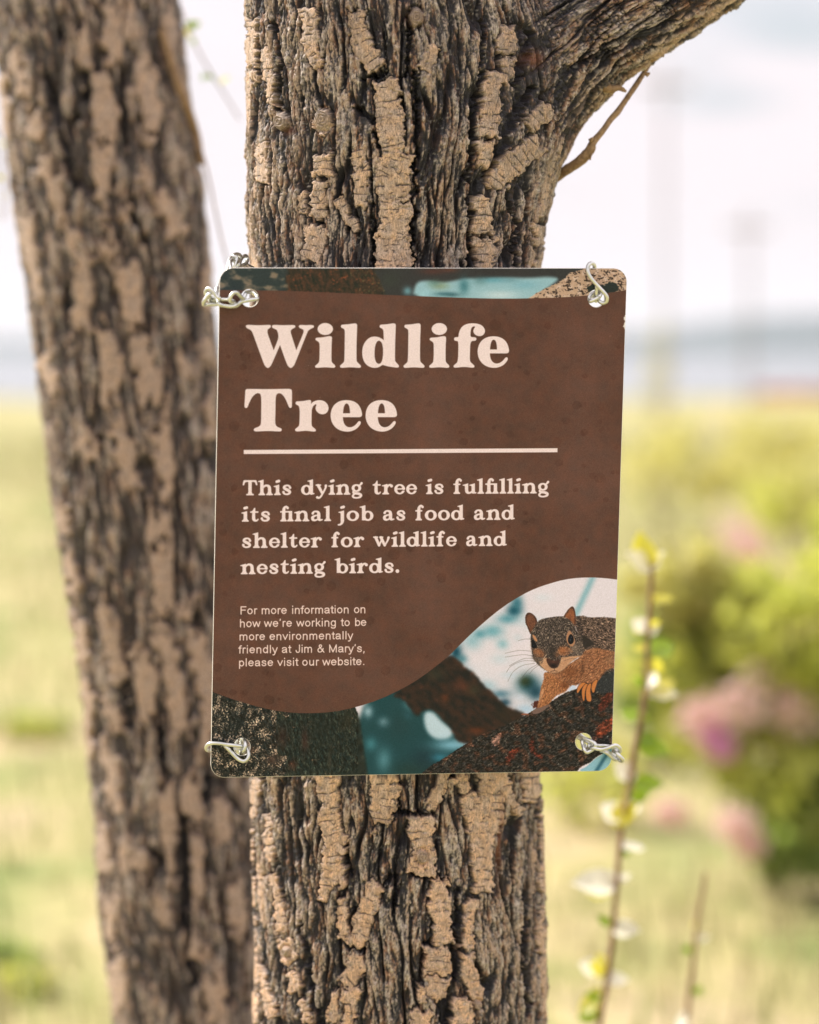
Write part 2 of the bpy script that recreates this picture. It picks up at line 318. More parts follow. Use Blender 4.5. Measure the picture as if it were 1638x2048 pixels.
    lines = [((990.8, -.0066), [('This', 485, 584), ('dying', 602, 727), ('tree', 744.5, 834), ('is', 852, 888.5), ('fulFlling', 906, 1100)]),
             ((1043.5, -.0072), [('its', 483.5, 541.5), ('Fnal', 559.5, 662), ('job', 677, 747), ('as', 764.5, 812), ('food', 830, 928.5), ('and', 946.5, 1029.5)]),
             ((1096.2, -.0082), [('shelter', 483, 644), ('for', 662, 728.5), ('wildlife', 746, 913.5), ('and', 931, 1013.5)]),
             ((1148.6, -.0088), [('nesting', 481.5, 653), ('birds.', 670, 799)])]
    for (by, sl_), words in lines:
        for w, x0, x1 in words:
            tot = sum(G[c][0] for c in w); n = len(w)
            gap = 1.9 if n > 1 else 0
            sx = (x1 - x0 - gap * (n - 1)) / tot
            x = x0
            for c in w:
                P_.glyph(G[c][1], G[c][2], (x, by + (x - 483) * sl_, sx, 1.0, sl_), col)
                x += G[c][0] * sx + gap
    G = sans_glyphs(); k = 22.3 / 1000
    q = lambda v: 470 + v / 5.85
    lines = [((1228.6, -.0105), [('For', 63, 262), ('more', 312, 612), ('information', 668, 1340), ('on', 1395, 1535)]),
             ((1254.4, -.0108), [('how', 58, 300), ('we’re', 347, 672), ('working', 725, 1190), ('to', 1245, 1350), ('be', 1405, 1543)]),
             ((1280.6, -.0108), [('more', 53, 357), ('environmentally', 408, 1385)]),
             ((1306.7, -.0108), [('friendly', 47, 502), ('at', 552, 660), ('Jim', 712, 912), ('&', 968, 1045), ('Mary’s,', 1100, 1530)]),
             ((1332.7, -.0108), [('please', 47, 452), ('visit', 503, 743), ('our', 790, 985), ('website.', 1030, 1527)])]
    for (by, sl_), words in lines:
        for w, a, b in words:
            x0, x1 = q(a), q(b); lsb = 60 * k
            tot = sum(G[c][0] for c in w) * k - 1.6 * lsb; x1 -= 1.2; n = len(w)
            tr = (x1 - x0 - tot) / (n - 1) if n > 1 else 0
            x = x0 - lsb
            for c in w:
                P_.glyph(G[c][1], [], (x, by + (x - 483) * sl_, k, k, sl_), (236, 211, 196), grow=.06)
                x += G[c][0] * k + tr

def fur(P_, poly, n, length, angf, c_lo, c_hi, seed, wide=1):
    """short hairs scattered inside a polygon"""
    rs = np.random.RandomState(seed)
    sl, d = P_.sdf_poly(chaikin(poly, 2), 1)
    ys, xs = np.nonzero(d < .6)
    if len(ys) == 0: return
    k = rs.randint(0, len(ys), n)
    x = xs[k] / PS + P_.X[sl][0, 0]; y = ys[k] / PS + P_.Y[sl][0, 0]
    a = angf(x, y) + rs.normal(0, .28, n)
    t = rs.rand(n) ** 1.3
    col = np.asarray(c_lo)[None] * (1 - t[:, None]) + np.asarray(c_hi)[None] * t[:, None]
    L = length * rs.uniform(.5, 1.2, n)
    for s_ in np.linspace(0, 1, int(length * PS * 1.3) + 2):
        px = ((x + np.cos(a) * L * s_ - PX0) * PS).astype(int); py = ((y + np.sin(a) * L * s_ - PY0) * PS).astype(int)
        ok = (px >= 0) & (px < PW) & (py >= 0) & (py < PH)
        w = .75 * (1 - .6 * s_)
        P_.C[py[ok], px[ok]] = P_.C[py[ok], px[ok]] * (1 - w) + col[ok] * w

def tuft(P_, poly, a, amp, lu, lv, seed):
    sl, d = P_.sdf_poly(chaikin(poly, 2), 1); x, y = P_.X[sl], P_.Y[sl]; c, s = math.cos(a), math.sin(a)
    u, v = x * c + y * s, -x * s + y * c
    u, v = u + 3 * noise(x / 9, y / 9, seed + 3), v + 2.2 * noise(x / 8, y / 8, seed + 4)
    n = noise(u / lu, v / lv, seed) + .6 * noise(u / lu * 2.1, v / lv * 1.9, seed + 1)
    P_.C[sl] = P_.C[sl] * (1 + (amp * np.clip(n, -1, 1.1) * sstep(0, -1.5, d))[..., None])

def draw_photo(P_):
    X, Y = P_.X, P_.Y
    def bark_tex(X, Y, dark=(30, 38, 36), mid=(74, 62, 50), lite=(170, 150, 125), thr=.25, s=5, ang=0.0, seed=3):
        c, q = math.cos(ang), math.sin(ang)
        u = (X * c + Y * q); v = (-X * q + Y * c)
        a = fbm(u / s / 3.2, v / s * .7, seed, 4, .7); b = fbm(u / s, v / s, seed + 9, 3, .8); l = fbm(u / 14, v / 22, seed + 4, 2)
        m = sstep(-.35, .35, a)[..., None]
        out = np.array(dark) * (1 - m) + np.array(mid) * m
        k = sstep(thr, thr + .22, b + .55 * l)[..., None]
        out = out * (1 - k) + np.array(lite) * k
        return out
    # bottom picture: sky first
    bot = [(300, 1330), (420, 1382), (460, 1397), (520, 1415), (565, 1424), (611, 1427), (665, 1424.5), (712, 1414.5), (760, 1399), (804, 1378), (840, 1357), (896, 1314), (930, 1279), (968, 1244), (1005, 1214), (1045, 1189), (1070, 1177), (1096, 1168), (1128, 1159), (1160, 1155), (1200, 1155), (1250, 1161), (1330, 1170)]
    region = bot + [(1330, 1700), (300, 1700)]
    base = P_.C.copy(); P_.C[:] = (224, 213, 211)
    B = P_.blob
    for a in [(1028,1222,17,14,(18,78,92),1), (1034,1206,14,20,(30,100,112),.8), (1015,1238,26,12,(70,140,150),.8), (985,1262,26,16,(90,158,165),.8), (945,1282,22,20,(110,170,176),.6),
              (1005,1288,14,12,(120,176,180),.7), (960,1268,14,10,(60,135,145),.7), (1035,1275,12,10,(200,205,205),.8), (912,1305,14,22,(14,70,84),1), (925,1318,12,10,(40,110,120),.7),
              (1055,1372,34,26,(90,140,150),.7), (1056,1366,20,20,(24,66,70),1), (1050,1362,13,12,(52,62,34),.9), (1072,1384,18,20,(18,62,76),.9), (1000,1388,26,10,(60,110,125),.8), (1010,1405,14,9,(16,60,78),.9),
              (1052,1418,26,12,(170,195,208),.9), (1040,1395,14,8,(205,210,215),.7), (1020,1350,26,9,(190,205,208),.6), (960,1350,30,30,(214,212,212),.6), (1060, 1245, 30, 16, (190, 208, 210), .6), (1000, 1318, 24, 14, (196, 208, 208), .7), (925, 1345, 20, 18, (120, 168, 176), .7), (975, 1372, 22, 14, (150, 186, 192), .7), (1040, 1330, 20, 12, (206, 212, 212), .5), (1085, 1195, 22, 10, (206, 214, 214), .5)]:
        B(*a)
    for t in np.linspace(0, 1, 16):
        B(1187 - 36 * t, 1152 + 78 * t, 7, 7, (40, 138, 148), .30)
    # left/centre teal gap with bokeh
    P_.poly([(712, 1400), (800, 1370), (900, 1300), (960, 1700), (690, 1700)], (30, 72, 74), soft=6)
    P_.poly([(846, 1424), (866, 1422), (882, 1442), (908, 1462), (900, 1478), (870, 1480), (850, 1460)], (188, 206, 208), soft=5)
    for a in [(736,1423,11,14,(160,186,190),.9), (768,1444,13,11,(130,160,164),.8), (819,1410,14,12,(96,146,152),.8), (815,1432,10,10,(60,110,116),.6), (742,1488,14,16,(74,134,138),.8), (768,1520,17,28,(96,146,150),.8),
              (800,1450,30,36,(34,66,66),.7), (850,1520,36,30,(26,56,62),.9), (905,1490,44,14,(128,178,190),.95), (935,1480,22,14,(176,204,212),.9), (880,1515,20,10,(60,130,146),.8), (820,1540,40,20,(34,62,58),.9), (720,1540,12,20,(20,92,96),.8)]:
        B(*a)
    # out-of-focus branch running down to the right
    P_.poly([(780, 1395), (812, 1368), (852, 1340), (898, 1306), (920, 1322), (932, 1338), (950, 1345), (962, 1366), (985, 1384), (998, 1400), (1020, 1418), (1052, 1424), (1040, 1452), (960, 1492), (915, 1486), (905, 1462), (885, 1440), (868, 1418), (846, 1418), (836, 1436), (822, 1420), (806, 1396)],
            lambda x, y: bark_tex(x, y, (32, 34, 32), (66, 46, 36), (118, 66, 48), .42, 9, .7, 21), soft=2.2, rough=3, rs=9)
    for a in [(925,1372,20,12,(118,66,46),.6), (890,1395,12,10,(120,62,34),.5), (955,1460,22,8,(130,62,32),.6), (870,1348,22,14,(54,60,46),.6), (948,1380,14,12,(60,62,44),.6), (1008,1430,24,16,(50,44,34),.7)]:
        B(*a)
    # left trunk of the picture
    P_.poly([(200, 1300), (560, 1405), (700, 1400), (714, 1420), (722, 1450), (728, 1500), (760, 1700), (200, 1700)],
            lambda x, y: np.where((x < 560 + 30 * noise(x / 30, y / 30, 4))[..., None], bark_tex(x, y, (26, 34, 34), (54, 50, 42), (168, 146, 122), .10, 3.6, .5, 31), bark_tex(x, y, (24, 36, 34), (52, 56, 46), (104, 84, 64), .42, 4.5, 1.5, 37)), soft=1.4, rough=2)
    lt = [(400, 1380), (560, 1420), (712, 1412), (722, 1450), (736, 1560), (400, 1560)]
    tuft(P_, lt, 1.3, .55, 14, 4.5, 209); tuft(P_, lt, 1.5, .45, 5, 2.2, 211)
    for a in [(610,1480,9,30,(96,50,40),.5), (500,1500,14,8,(120,84,66),.5), (660,1520,5,30,(70,66,52),.6), (585,1530,10,12,(112,62,46),.5), (640,1460,40,50,(34,40,34),.45), (565,1475,14,30,(70,40,34),.5), (545,1520,16,12,(120,86,70),.5), (695,1440,18,24,(58,52,36),.5), (470,1450,24,22,(24,34,34),.5)]:
        B(*a)
    P_.C = gblur(P_.C, 4.5, slice(int((1100 - PY0) * PS), PH), slice(int((716 - PX0) * PS), PW))
    # sharp branch that carries the squirrel
    br = [(838, 1552), (862, 1530), (880, 1522), (915, 1498), (945, 1480), (968, 1466), (1000, 1456), (1030, 1440), (1050, 1432), (1066, 1420), (1090, 1412), (1118, 1392), (1138, 1382), (1158, 1377), (1180, 1366), (1192, 1352), (1208, 1342), (1300, 1300), (1300, 1470), (1222, 1494), (1208, 1506), (1192, 1514), (1180, 1526), (1160, 1534), (1152, 1548), (1120, 1700), (760, 1700)]
    P_.poly(br, lambda x, y: bark_tex(x, y, (26, 28, 30), (62, 56, 48), (136, 128, 112), .34, 2.4, -.55, 51), soft=.6, rough=2.2, rs=4)
    for pts in [[(1188, 1470), (1198, 1448), (1215, 1438), (1232, 1436), (1232, 1456), (1214, 1466), (1200, 1478)], [(1062, 1405), (1080, 1400), (1090, 1408), (1070, 1420)], [(1010, 1510), (1030, 1496), (1044, 1494), (1030, 1512), (1014, 1530)],
                [(982, 1478), (1000, 1466), (1004, 1474), (992, 1492), (984, 1490)], [(1192, 1420), (1215, 1380), (1232, 1376), (1232, 1390), (1205, 1425)], [(1056, 1500), (1064, 1470), (1068, 1472), (1070, 1505), (1090, 1515), (1080, 1520)]]:
        c_ = {1188: (104, 54, 38), 982: (142, 108, 92)}.get(pts[0][0], (84, 42, 32))
        P_.poly(pts, c_, soft=2.0, rough=6, rs=4)
    sl, d = P_.sdf_poly(chaikin(br, 2), 1); q_ = np.abs(noise((X[sl] * .85 + Y[sl] * .52) / 26, (-X[sl] * .52 + Y[sl] * .85) / 7, 57)); P_.C[sl] *= 1 - (.4 * sstep(.2, .02, q_) * sstep(-.2, .3, noise(X[sl] / 10, Y[sl] / 10, 3)) * (d < 0))[..., None]
    P_.C[sl] = P_.C[sl] + ((d < 0) * sstep(0, .5, noise(X[sl] / 16, Y[sl] / 12, 58)))[..., None] * np.array((30, 10, 2))
    fur(P_, br, 900, 3, lambda x, y: -.55 + .9 * noise(x / 12, y / 12, 5), (20, 22, 24), (176, 156, 130), 8)
    tuft(P_, br, -.55, .5, 12, 4, 213); tuft(P_, br, -.4, .45, 5, 2.2, 215)
    # little patch of sky under the branch
    P_.poly([(1157, 1541), (1172, 1534), (1180, 1527), (1192, 1516), (1206, 1508), (1216, 1498), (1300, 1470), (1300, 1700), (1190, 1700)], (146, 188, 196), soft=.9, smooth=1)
    for t in np.linspace(0, 1, 12): B(1214 - 24 * t, 1508 + 38 * t, 4.5, 4.5, (14, 66, 84), .5)
    # the squirrel
    o = lambda pts: [(1010 + x / 7.12, 1190 + y / 7.12) for x, y in pts]
    body = o([(960,300),(1130,300),(1180,322),(1280,318),(1400,316),(1900,360),(1900,1060),(1480,1060),(1400,1130),(1200,1000),(1110,850),(1060,600)])
    P_.poly(body, (86, 70, 60), soft=.5, rough=.8, rs=1.5)
    P_.poly(o([(1010,320),(1100,330),(1110,500),(1120,600),(1060,600),(1000,450)]), (60, 50, 46), soft=3)
    fur(P_, body, 5200, 4.2, lambda x, y: .25 + .9 * (y - 1260) / 90 + .6 * noise(x / 9, y / 7, 12), (22, 22, 26), (224, 180, 144), 11)
    tuft(P_, body, .35, .85, 5.5, 1.5, 201)
    dk = o([(1060,600),(1110,560),(1180,600),(1300,700),(1200,740),(1130,770)])
    P_.poly(dk, (52, 46, 42), soft=3)
    leg = o([(1080,880),(1130,795),(1300,745),(1430,790),(1900,860),(1900,1000),(1480,1040),(1400,1110),(1340,1220),(1300,1300),(1200,1260),(1080,1250),(1000,1290),(900,1290),(760,1210),(620,1190),(560,1090),(850,1030)])
    P_.poly(leg, (146, 96, 66), soft=1.2, rough=1.2, rs=2)
    P_.blob(1010 + 1560 / 7.12, 1190 + 900 / 7.12, 20, 12, (132, 100, 76), .7)
    fur(P_, leg, 4200, 4.4, lambda x, y: 2.3 + .9 * (x - 1150) / 70 + .5 * noise(x / 9, y / 9, 14), (80, 50, 36), (222, 164, 114), 12)
    tuft(P_, leg, 2.4, .42, 6, 1.7, 203)
    P_.blob(1010 + 930 / 7.12, 1190 + 1100 / 7.12, 18, 16, (112, 64, 34), .55)
    P_.blob(1010 + 1110 / 7.12, 1190 + 1050 / 7.12, 5, 14, (70, 44, 30), .5)
    P_.blob(1010 + 1500 / 7.12, 1190 + 930 / 7.12, 14, 9, (150, 112, 82), .5)
    fl = o([(552,1085),(650,1130),(760,1195),(900,1280),(920,1300),(860,1380),(740,1420),(660,1500),(620,1560),(520,1600),(455,1628),(475,1560),(500,1400),(520,1290),(560,1200)])
    P_.poly(fl, (158, 104, 68), soft=.6, rough=.8, rs=2)
    fur(P_, fl, 1400, 3.2, lambda x, y: 2.0 + 0 * x, (104, 62, 38), (228, 166, 108), 13)
    tuft(P_, fl, 2.0, .4, 6, 1.6, 205)
    P_.blob(1010 + 850 / 7.12, 1190 + 1290 / 7.12, 10, 7, (92, 50, 30), .7)
    P_.blob(1010 + 520 / 7.12, 1190 + 1420 / 7.12, 3, 16, (236, 190, 150), .5, .3)
    P_.poly(o([(380,1660),(440,1610),(520,1600),(620,1555),(640,1570),(560,1640),(480,1690),(400,1700)]), (120, 96, 84), soft=.6)
    P_.poly(o([(220,1700),(260,1685),(330,1690),(350,1709),(250,1709)]), (150, 88, 62), soft=1)
    P_.poly(o([(915,1345),(935,1300),(965,1280),(1010,1298),(1010,1340),(960,1350),(900,1385)]), (196, 206, 214), soft=.6, smooth=1)
    # ears
    earl = o([(345,246),(305,262),(285,320),(292,400),(330,480),(365,575),(420,520),(472,420),(445,320),(395,268)])
    earr = o([(968,150),(905,195),(862,260),(826,318),(870,400),(930,470),(1000,470),(1010,320),(1000,225)])
    for e, c_ in ((earl, (112, 72, 52)), (earr, (150, 92, 58))):
        P_.poly(e, (74, 50, 42), soft=.5); P_.poly([((x - np.mean([p[0] for p in e])) * .74 + np.mean([p[0] for p in e]), (y - np.mean([p[1] for p in e])) * .78 + np.mean([p[1] for p in e])) for x, y in e], c_, soft=1)
    fur(P_, earl, 200, 3, lambda x, y: 1.3 + 0 * x, (70, 44, 36), (176, 120, 88), 14); fur(P_, earr, 260, 3.4, lambda x, y: 1.8 + 0 * x, (84, 50, 36), (206, 140, 96), 15)
    P_.blob(1010 + 925 / 7.12, 1190 + 360 / 7.12, 3, 7, (64, 40, 34), .6)
    # head
    head = o([(362,590),(380,520),(440,430),(480,362),(560,332),(700,310),(830,298),(900,340),(985,420),(1015,520),(1085,600),(1112,720),(1112,850),(1000,905),(925,960),(850,1050),(765,1100),(680,1110),(600,1088),(520,1032),(435,960),(392,880),(374,760),(368,660)])
    P_.poly(head, (72, 62, 56), soft=.5, rough=.7, rs=1.5)
    fur(P_, head, 3600, 2.9, lambda x, y: 1.57 - (x - 1104) / 26 + .4 * noise(x / 5, y / 5, 15), (22, 22, 26), (226, 194, 160), 16)
    fur(P_, head, 900, 2.2, lambda x, y: 1.57 + (x - 1104) / 22, (38, 34, 32), (60, 52, 46), 17)
    tuft(P_, head, 1.5, .8, 4.2, 1.3, 207)
    def hb(x, y, rx, ry, c_, a, ang=0): P_.blob(1010 + x / 7.12, 1190 + y / 7.12, rx / 7.12, ry / 7.12, c_, a, ang)
    hb(820, 790, 85, 60, (176, 106, 62), .8, -.4); hb(480, 805, 85, 45, (164, 98, 60), .8, .4); hb(720, 850, 40, 50, (168, 104, 66), .7)
    hb(670, 800, 45, 110, (42, 38, 36), .75, -.1); hb(540, 880, 50, 50, (112, 76, 56), .7); hb(980, 780, 60, 60, (134, 112, 92), .6); hb(430, 880, 50, 45, (84, 66, 56), .7)
    mz = o([(560,905),(595,890),(625,960),(650,1035),(700,1050),(755,1030),(790,960),(800,880),(880,880),(1000,868),(1100,862),(1000,905),(925,960),(850,1050),(765,1100),(680,1110),(600,1088),(530,1030),(470,960)])
    P_.poly(mz, (196, 150, 112), soft=1.2)
    fur(P_, mz, 500, 2, lambda x, y: .6 + (x - 1108) / 25, (150, 104, 74), (232, 192, 154), 18)
    P_.poly(o([(585,905),(595,960),(630,1015),(665,1042),(700,1045),(745,1018),(775,965),(780,915),(755,915),(720,940),(650,925),(625,900)]), (74, 48, 40), soft=.8)
    hb(690, 1005, 55, 32, (26, 24, 28), .95); hb(690, 950, 30, 22, (110, 74, 60), .6)
    for st, c_, w in [([(702,1045),(702,1075)], (60, 38, 32), 3), ([(650,1088),(702,1078),(745,1085)], (70, 46, 38), 4), ([(590,850),(560,890),(528,930)], (226, 196, 164), 3.5)]:
        ps = [[(1010 + x / 7.12, 1190 + y / 7.12, w / 7.12) for x, y in st]]
        P_.glyph(ps, [], (0, 0, 1, -1, 0), c_)
    P_.poly(o([(868,640),(882,545),(920,495),(955,545),(1000,640),(990,715),(945,742),(900,700)]), (176, 130, 96), soft=1.0, rough=.6, rs=1.5)
    P_.poly(o([(892,660),(902,590),(938,545),(975,590),(984,655),(960,695),(920,705)]), (20, 22, 28), soft=.4)
    P_.poly(o([(385,560),(420,572),(462,640),(450,672),(410,630)]), (190, 136, 96), soft=.6)
    P_.poly(o([(374,640),(395,625),(440,690),(462,755),(385,760),(376,700)]), (18, 20, 26), soft=.5)
    hb(930, 640, 10, 20, (90, 110, 120), .6); hb(405, 720, 8, 10, (70, 90, 110), .5); hb(945, 600, 5, 6, (190, 200, 206), .7)
    for pt, c1, c2, sd in ((o([(740,740),(900,740),(980,800),(900,860),(780,860)]), (120, 70, 44), (226, 160, 108), 31), (o([(400,780),(540,790),(560,880),(430,880)]), (96, 60, 42), (206, 146, 102), 32),
                           (o([(980,700),(1100,640),(1112,840),(1000,860),(900,850)]), (60, 52, 46), (222, 194, 162), 33), (o([(400,880),(560,900),(520,1000),(420,930)]), (50, 44, 42), (196, 160, 128), 34), (o([(640,700),(720,700),(740,900),(640,900)]), (20, 20, 24), (120, 100, 84), 35)):
        fur(P_, pt, 330, 2.4, lambda x, y: 1.57 - (x - 1104) / 16, c1, c2, sd)
    # paw
    for pts in [[(1010,1400),(1022,1330),(1060,1270),(1120,1235),(1180,1250),(1110,1300),(1075,1340),(1040,1400)], [(1085,1400),(1095,1320),(1150,1250),(1200,1260),(1140,1360),(1135,1450),(1128,1525),(1105,1510)],
                [(1140,1400),(1160,1300),(1210,1240),(1240,1260),(1210,1360),(1240,1480),(1228,1528),(1180,1525),(1155,1500)], [(1220,1330),(1240,1240),(1330,1180),(1320,1250),(1285,1330),(1270,1400),(1240,1395)]]:
        P_.poly(o(pts), (60, 40, 32), soft=1.2)
        c0 = np.mean(pts, 0); P_.poly(o([((x - c0[0]) * .84 + c0[0], (y - c0[1]) * .92 + c0[1]) for x, y in pts]), (196, 124, 68), soft=.8)
    lich = o([(1290,1310),(1330,1210),(1440,1120),(1900,980),(1900,1300),(1480,1390),(1380,1405),(1310,1380)])
    P_.poly(lich, (46, 48, 48), soft=.8); fur(P_, lich, 900, 1.4, lambda x, y: x * 7, (30, 34, 38), (150, 150, 140), 19)
    # whiskers
    for st in [[(420,975),(260,1000),(120,1090),(40,1230)], [(440,940),(250,940),(90,1010),(20,1100)], [(420,905),(280,905),(150,960),(60,1010)], [(400,870),(250,850),(0,885)], [(370,800),(200,790),(0,830)], [(460,990),(340,1060),(240,1180)], [(355,628),(280,628),(190,650)],
               [(830,940),(950,905),(1060,920),(1100,950)], [(820,900),(950,860),(1110,840),(1250,850)], [(830,880),(960,820),(1100,800)], [(480,1000),(400,1060),(350,1120)]]:
        ps = smooth_path([(1010 + x / 7.12, 1190 + y / 7.12, .22) for x, y in st], 5)
        P_.glyph([ps], [], (0, 0, 1, -1, 0), (74, 62, 60))
    # cut the bottom picture to its curved border
    sl, d = P_.sdf_poly(chaikin(region, 1), 2)
    full = np.full(X.shape, 1e9); full[sl] = d
    m = sstep(.4, -.4, full)[..., None]; pic = P_.C.copy()
    # top strip
    P_.C[:] = (52, 62, 60)
    sl = P_.box(430, 525, 600, 600)
    P_.put(sl, sstep(-.05, .4, fbm(X[sl] / 26, Y[sl] / 17, 61, 3)), (132, 118, 98))
    sl = P_.box(560, 525, 785, 605)
    P_.put(sl, sstep(568, 578, X[sl] + 4 * noise(Y[sl] / 12, X[sl] / 12, 9)) * sstep(780, 760, X[sl]), lambda x, y: bark_tex(x, y, (40, 44, 36), (84, 60, 44), (140, 78, 50), .28, 5, 1.3, 66))
    sl = P_.box(700, 525, 770, 605); P_.put(sl, sstep(.25, .5, fbm(X[sl] / 3, Y[sl] / 5, 62, 3)) * .8, (150, 138, 84))
    P_.poly([(740, 530), (760, 560), (770, 585), (800, 610), (1270, 610), (1270, 530)], (58, 58, 56), soft=2)
    for a in [(780,560,26,20,(60,66,56),.6), (865,543,30,8,(98,56,46),.6), (900,540,20,6,(120,66,48),.5), (1000,545,60,10,(56,52,50),.6)]: B(*a)
    P_.poly([(826, 600), (830, 566), (850, 560), (880, 566), (905, 562), (935, 556), (960, 558), (1000, 555), (1060, 556), (1095, 553), (1118, 556), (1110, 566), (1075, 590), (1060, 610)], (150, 184, 186), soft=5)
    for a in [(850,588,20,12,(160,198,200),.8), (880,572,20,9,(136,150,118),.8), (928,572,12,20,(62,116,120),.8), (985,560,34,7,(84,150,160),.6), (1000,590,44,10,(196,212,208),.9), (1050,570,30,10,(124,172,180),.7), (960,562,16,10,(84,120,118),.5), (1020,560,22,6,(100,140,146),.5), (868,566,14,8,(96,130,116),.6), (905,590,16,5,(56,92,92),.6), (815,582,10,10,(120,170,176),.8), (890,588,26,5,(50,96,100),.7)]: B(*a)
    P_.C = gblur(P_.C, 1.6, slice(0, 200), slice(0, PW))
    def rock(x, y):
        a = fbm(x / 13, y / 7, 71, 4, .6) + .35 * noise(x / 4, y / 3.4, 73)
        k = sstep(-.30, -.02, a)[..., None]; l = sstep(.1, .5, noise(x / 9, y / 9, 75))[..., None]
        return np.array((70, 56, 48)) * (1 - k) + (np.array((190, 160, 132)) * (1 - l) + np.array((206, 180, 156)) * l) * k
    P_.poly([(1040, 610), (1062, 592), (1085, 580), (1110, 568), (1132, 556), (1134, 548), (1160, 540), (1185, 530), (1275, 525), (1275, 590), (1240, 590), (1180, 605), (1110, 610)], rock, soft=1, rough=3, rs=6)
    P_.poly([(1172, 575), (1190, 565), (1210, 572), (1222, 560), (1240, 572), (1232, 584), (1205, 590), (1180, 588)], (44, 52, 48), soft=1.5, rough=4, rs=6)
    top = [(300, 400), (1400, 400), (1340, 560), (1253, 580), (1220, 585.5), (1180, 590.5), (1130, 594.5), (1075, 596.5), (1010, 597.5), (950, 596.5), (880, 594), (800, 591), (735, 588), (669, 585.4), (600, 582.5), (540, 581), (439, 580), (300, 578)]
    sl, d = P_.sdf_poly(chaikin(top, 1), 2)
    full = np.full(X.shape, 1e9); full[sl] = d
    m2 = sstep(.4, -.4, full)[..., None]; strip = P_.C.copy()
    # brown field with its faint cloudy variation and dried rain spots
    cl = fbm(X / 150, Y / 150, 81, 4)
    sp_ = fbm(X / 26, Y / 26, 83, 3)
    c0 = np.array((99, 69, 56.)) + cl[..., None] * np.array((9, 8, 8)) * 1.3 + sp_[..., None] * np.array((11, 3, 0))
    P_.C = c0
    rs = np.random.RandomState(4)
    for k in range(300):
        x, y = rs.uniform(430, 1245), rs.uniform(600, 1420); r = rs.uniform(2.2, 8.5) * (1 if rs.rand() < .8 else 1.4)
        s2 = P_.box(x - 16, y - 16, x + 16, y + 16)
        dx, dy = X[s2] - x, Y[s2] - y
        q = np.hypot(dx, dy * rs.uniform(.8, 1.3)) + 1.6 * noise(dx / 6 + k, dy / 6) - r
        a = rs.uniform(.25, 1)
        P_.C[s2] += (-(8 * a) * sstep(.5, -.5, q) - 7 * a * np.exp(-(q / .9) ** 2) + 7 * a * np.exp(-((q + 0) / .8) ** 2) * sstep(.3 * r, r * .9, -dy))[..., None] * np.array((1, .95, .9))
    draw_text(P_)
    P_.C = P_.C * (1 - m2) + strip * m2
    P_.C = P_.C * (1 - m) + pic * m
    g = np.random.RandomState(2).normal(0, 1, (PH // 1, PW // 1, 1))
    g = (g + np.roll(g, 1, 0) + np.roll(g, 1, 1)) / 1.7
    lum = P_.C.mean(-1, keepdims=True) / 255
    P_.C += g * (3.6 + 3 * lum)
    # chipped edge of the print
    P_.poly([(1246, 632), (1262, 628), (1262, 664), (1250, 660), (1246, 652), (1250, 645)], (222, 214, 200), soft=.4, rough=3, rs=3)
    for x, y in [(560, 734), (617, 731), (1134, 623), (968, 739), (1220, 672), (1035, 1020), (640, 795), (450, 805), (747, 800)]:
        P_.blob(x, y, .8, .7, (190, 170, 150), .8)
    P_.C = np.clip(P_.C, 0, 255)

def sign_image():
    P_ = Print(); draw_photo(P_)
    return P_.C
# ---------------------------------------------------------------- scene helpers
def ray(px, py):
    x = (px - 819) / FPX; y = -(py - 1024) / FPX
    c, s = math.cos(PITCH), math.sin(PITCH)
    return np.array([x + 0 * y, c + y * s, -s + y * c])

def at(px, py, Y):
    """the place that lies Y metres in front of the camera position in that direction"""
    d = ray(px, py); return np.array([0, 0, CAMZ]) + d * (Y / d[1])

def proj(p):
    c, s = math.cos(PITCH), math.sin(PITCH)
    z = p[..., 1] * c - (p[..., 2] - CAMZ) * s; u = p[..., 1] * s + (p[..., 2] - CAMZ) * c
    return 819 + FPX * p[..., 0] / z, 1024 - FPX * u / z

SIGN_C = np.array([0.008, 1.920, 1.263]); SIGN_N = np.array([-0.15405, 0.98420, 0.08725]); SIGN_N /= np.linalg.norm(SIGN_N)
def onsign(px, py, off=0.0):
    """point on the sign plane, off metres towards the viewer"""
    d = ray(px, py); o = np.array([0, 0, CAMZ])
    t = ((SIGN_C - SIGN_N * off - o) @ SIGN_N) / (d @ SIGN_N)
    return o + d * t

def tag(o, label=None, cat=None, group=None, kind=None):
    if label: o['label'] = label
    if cat: o['category'] = cat
    if group: o['group'] = group
    if kind: o['kind'] = kind
    return o

def empty(name, loc):
    o = bpy.data.objects.new(name, None); COL.objects.link(o); o.location = loc; o.empty_display_size = .05
    return o

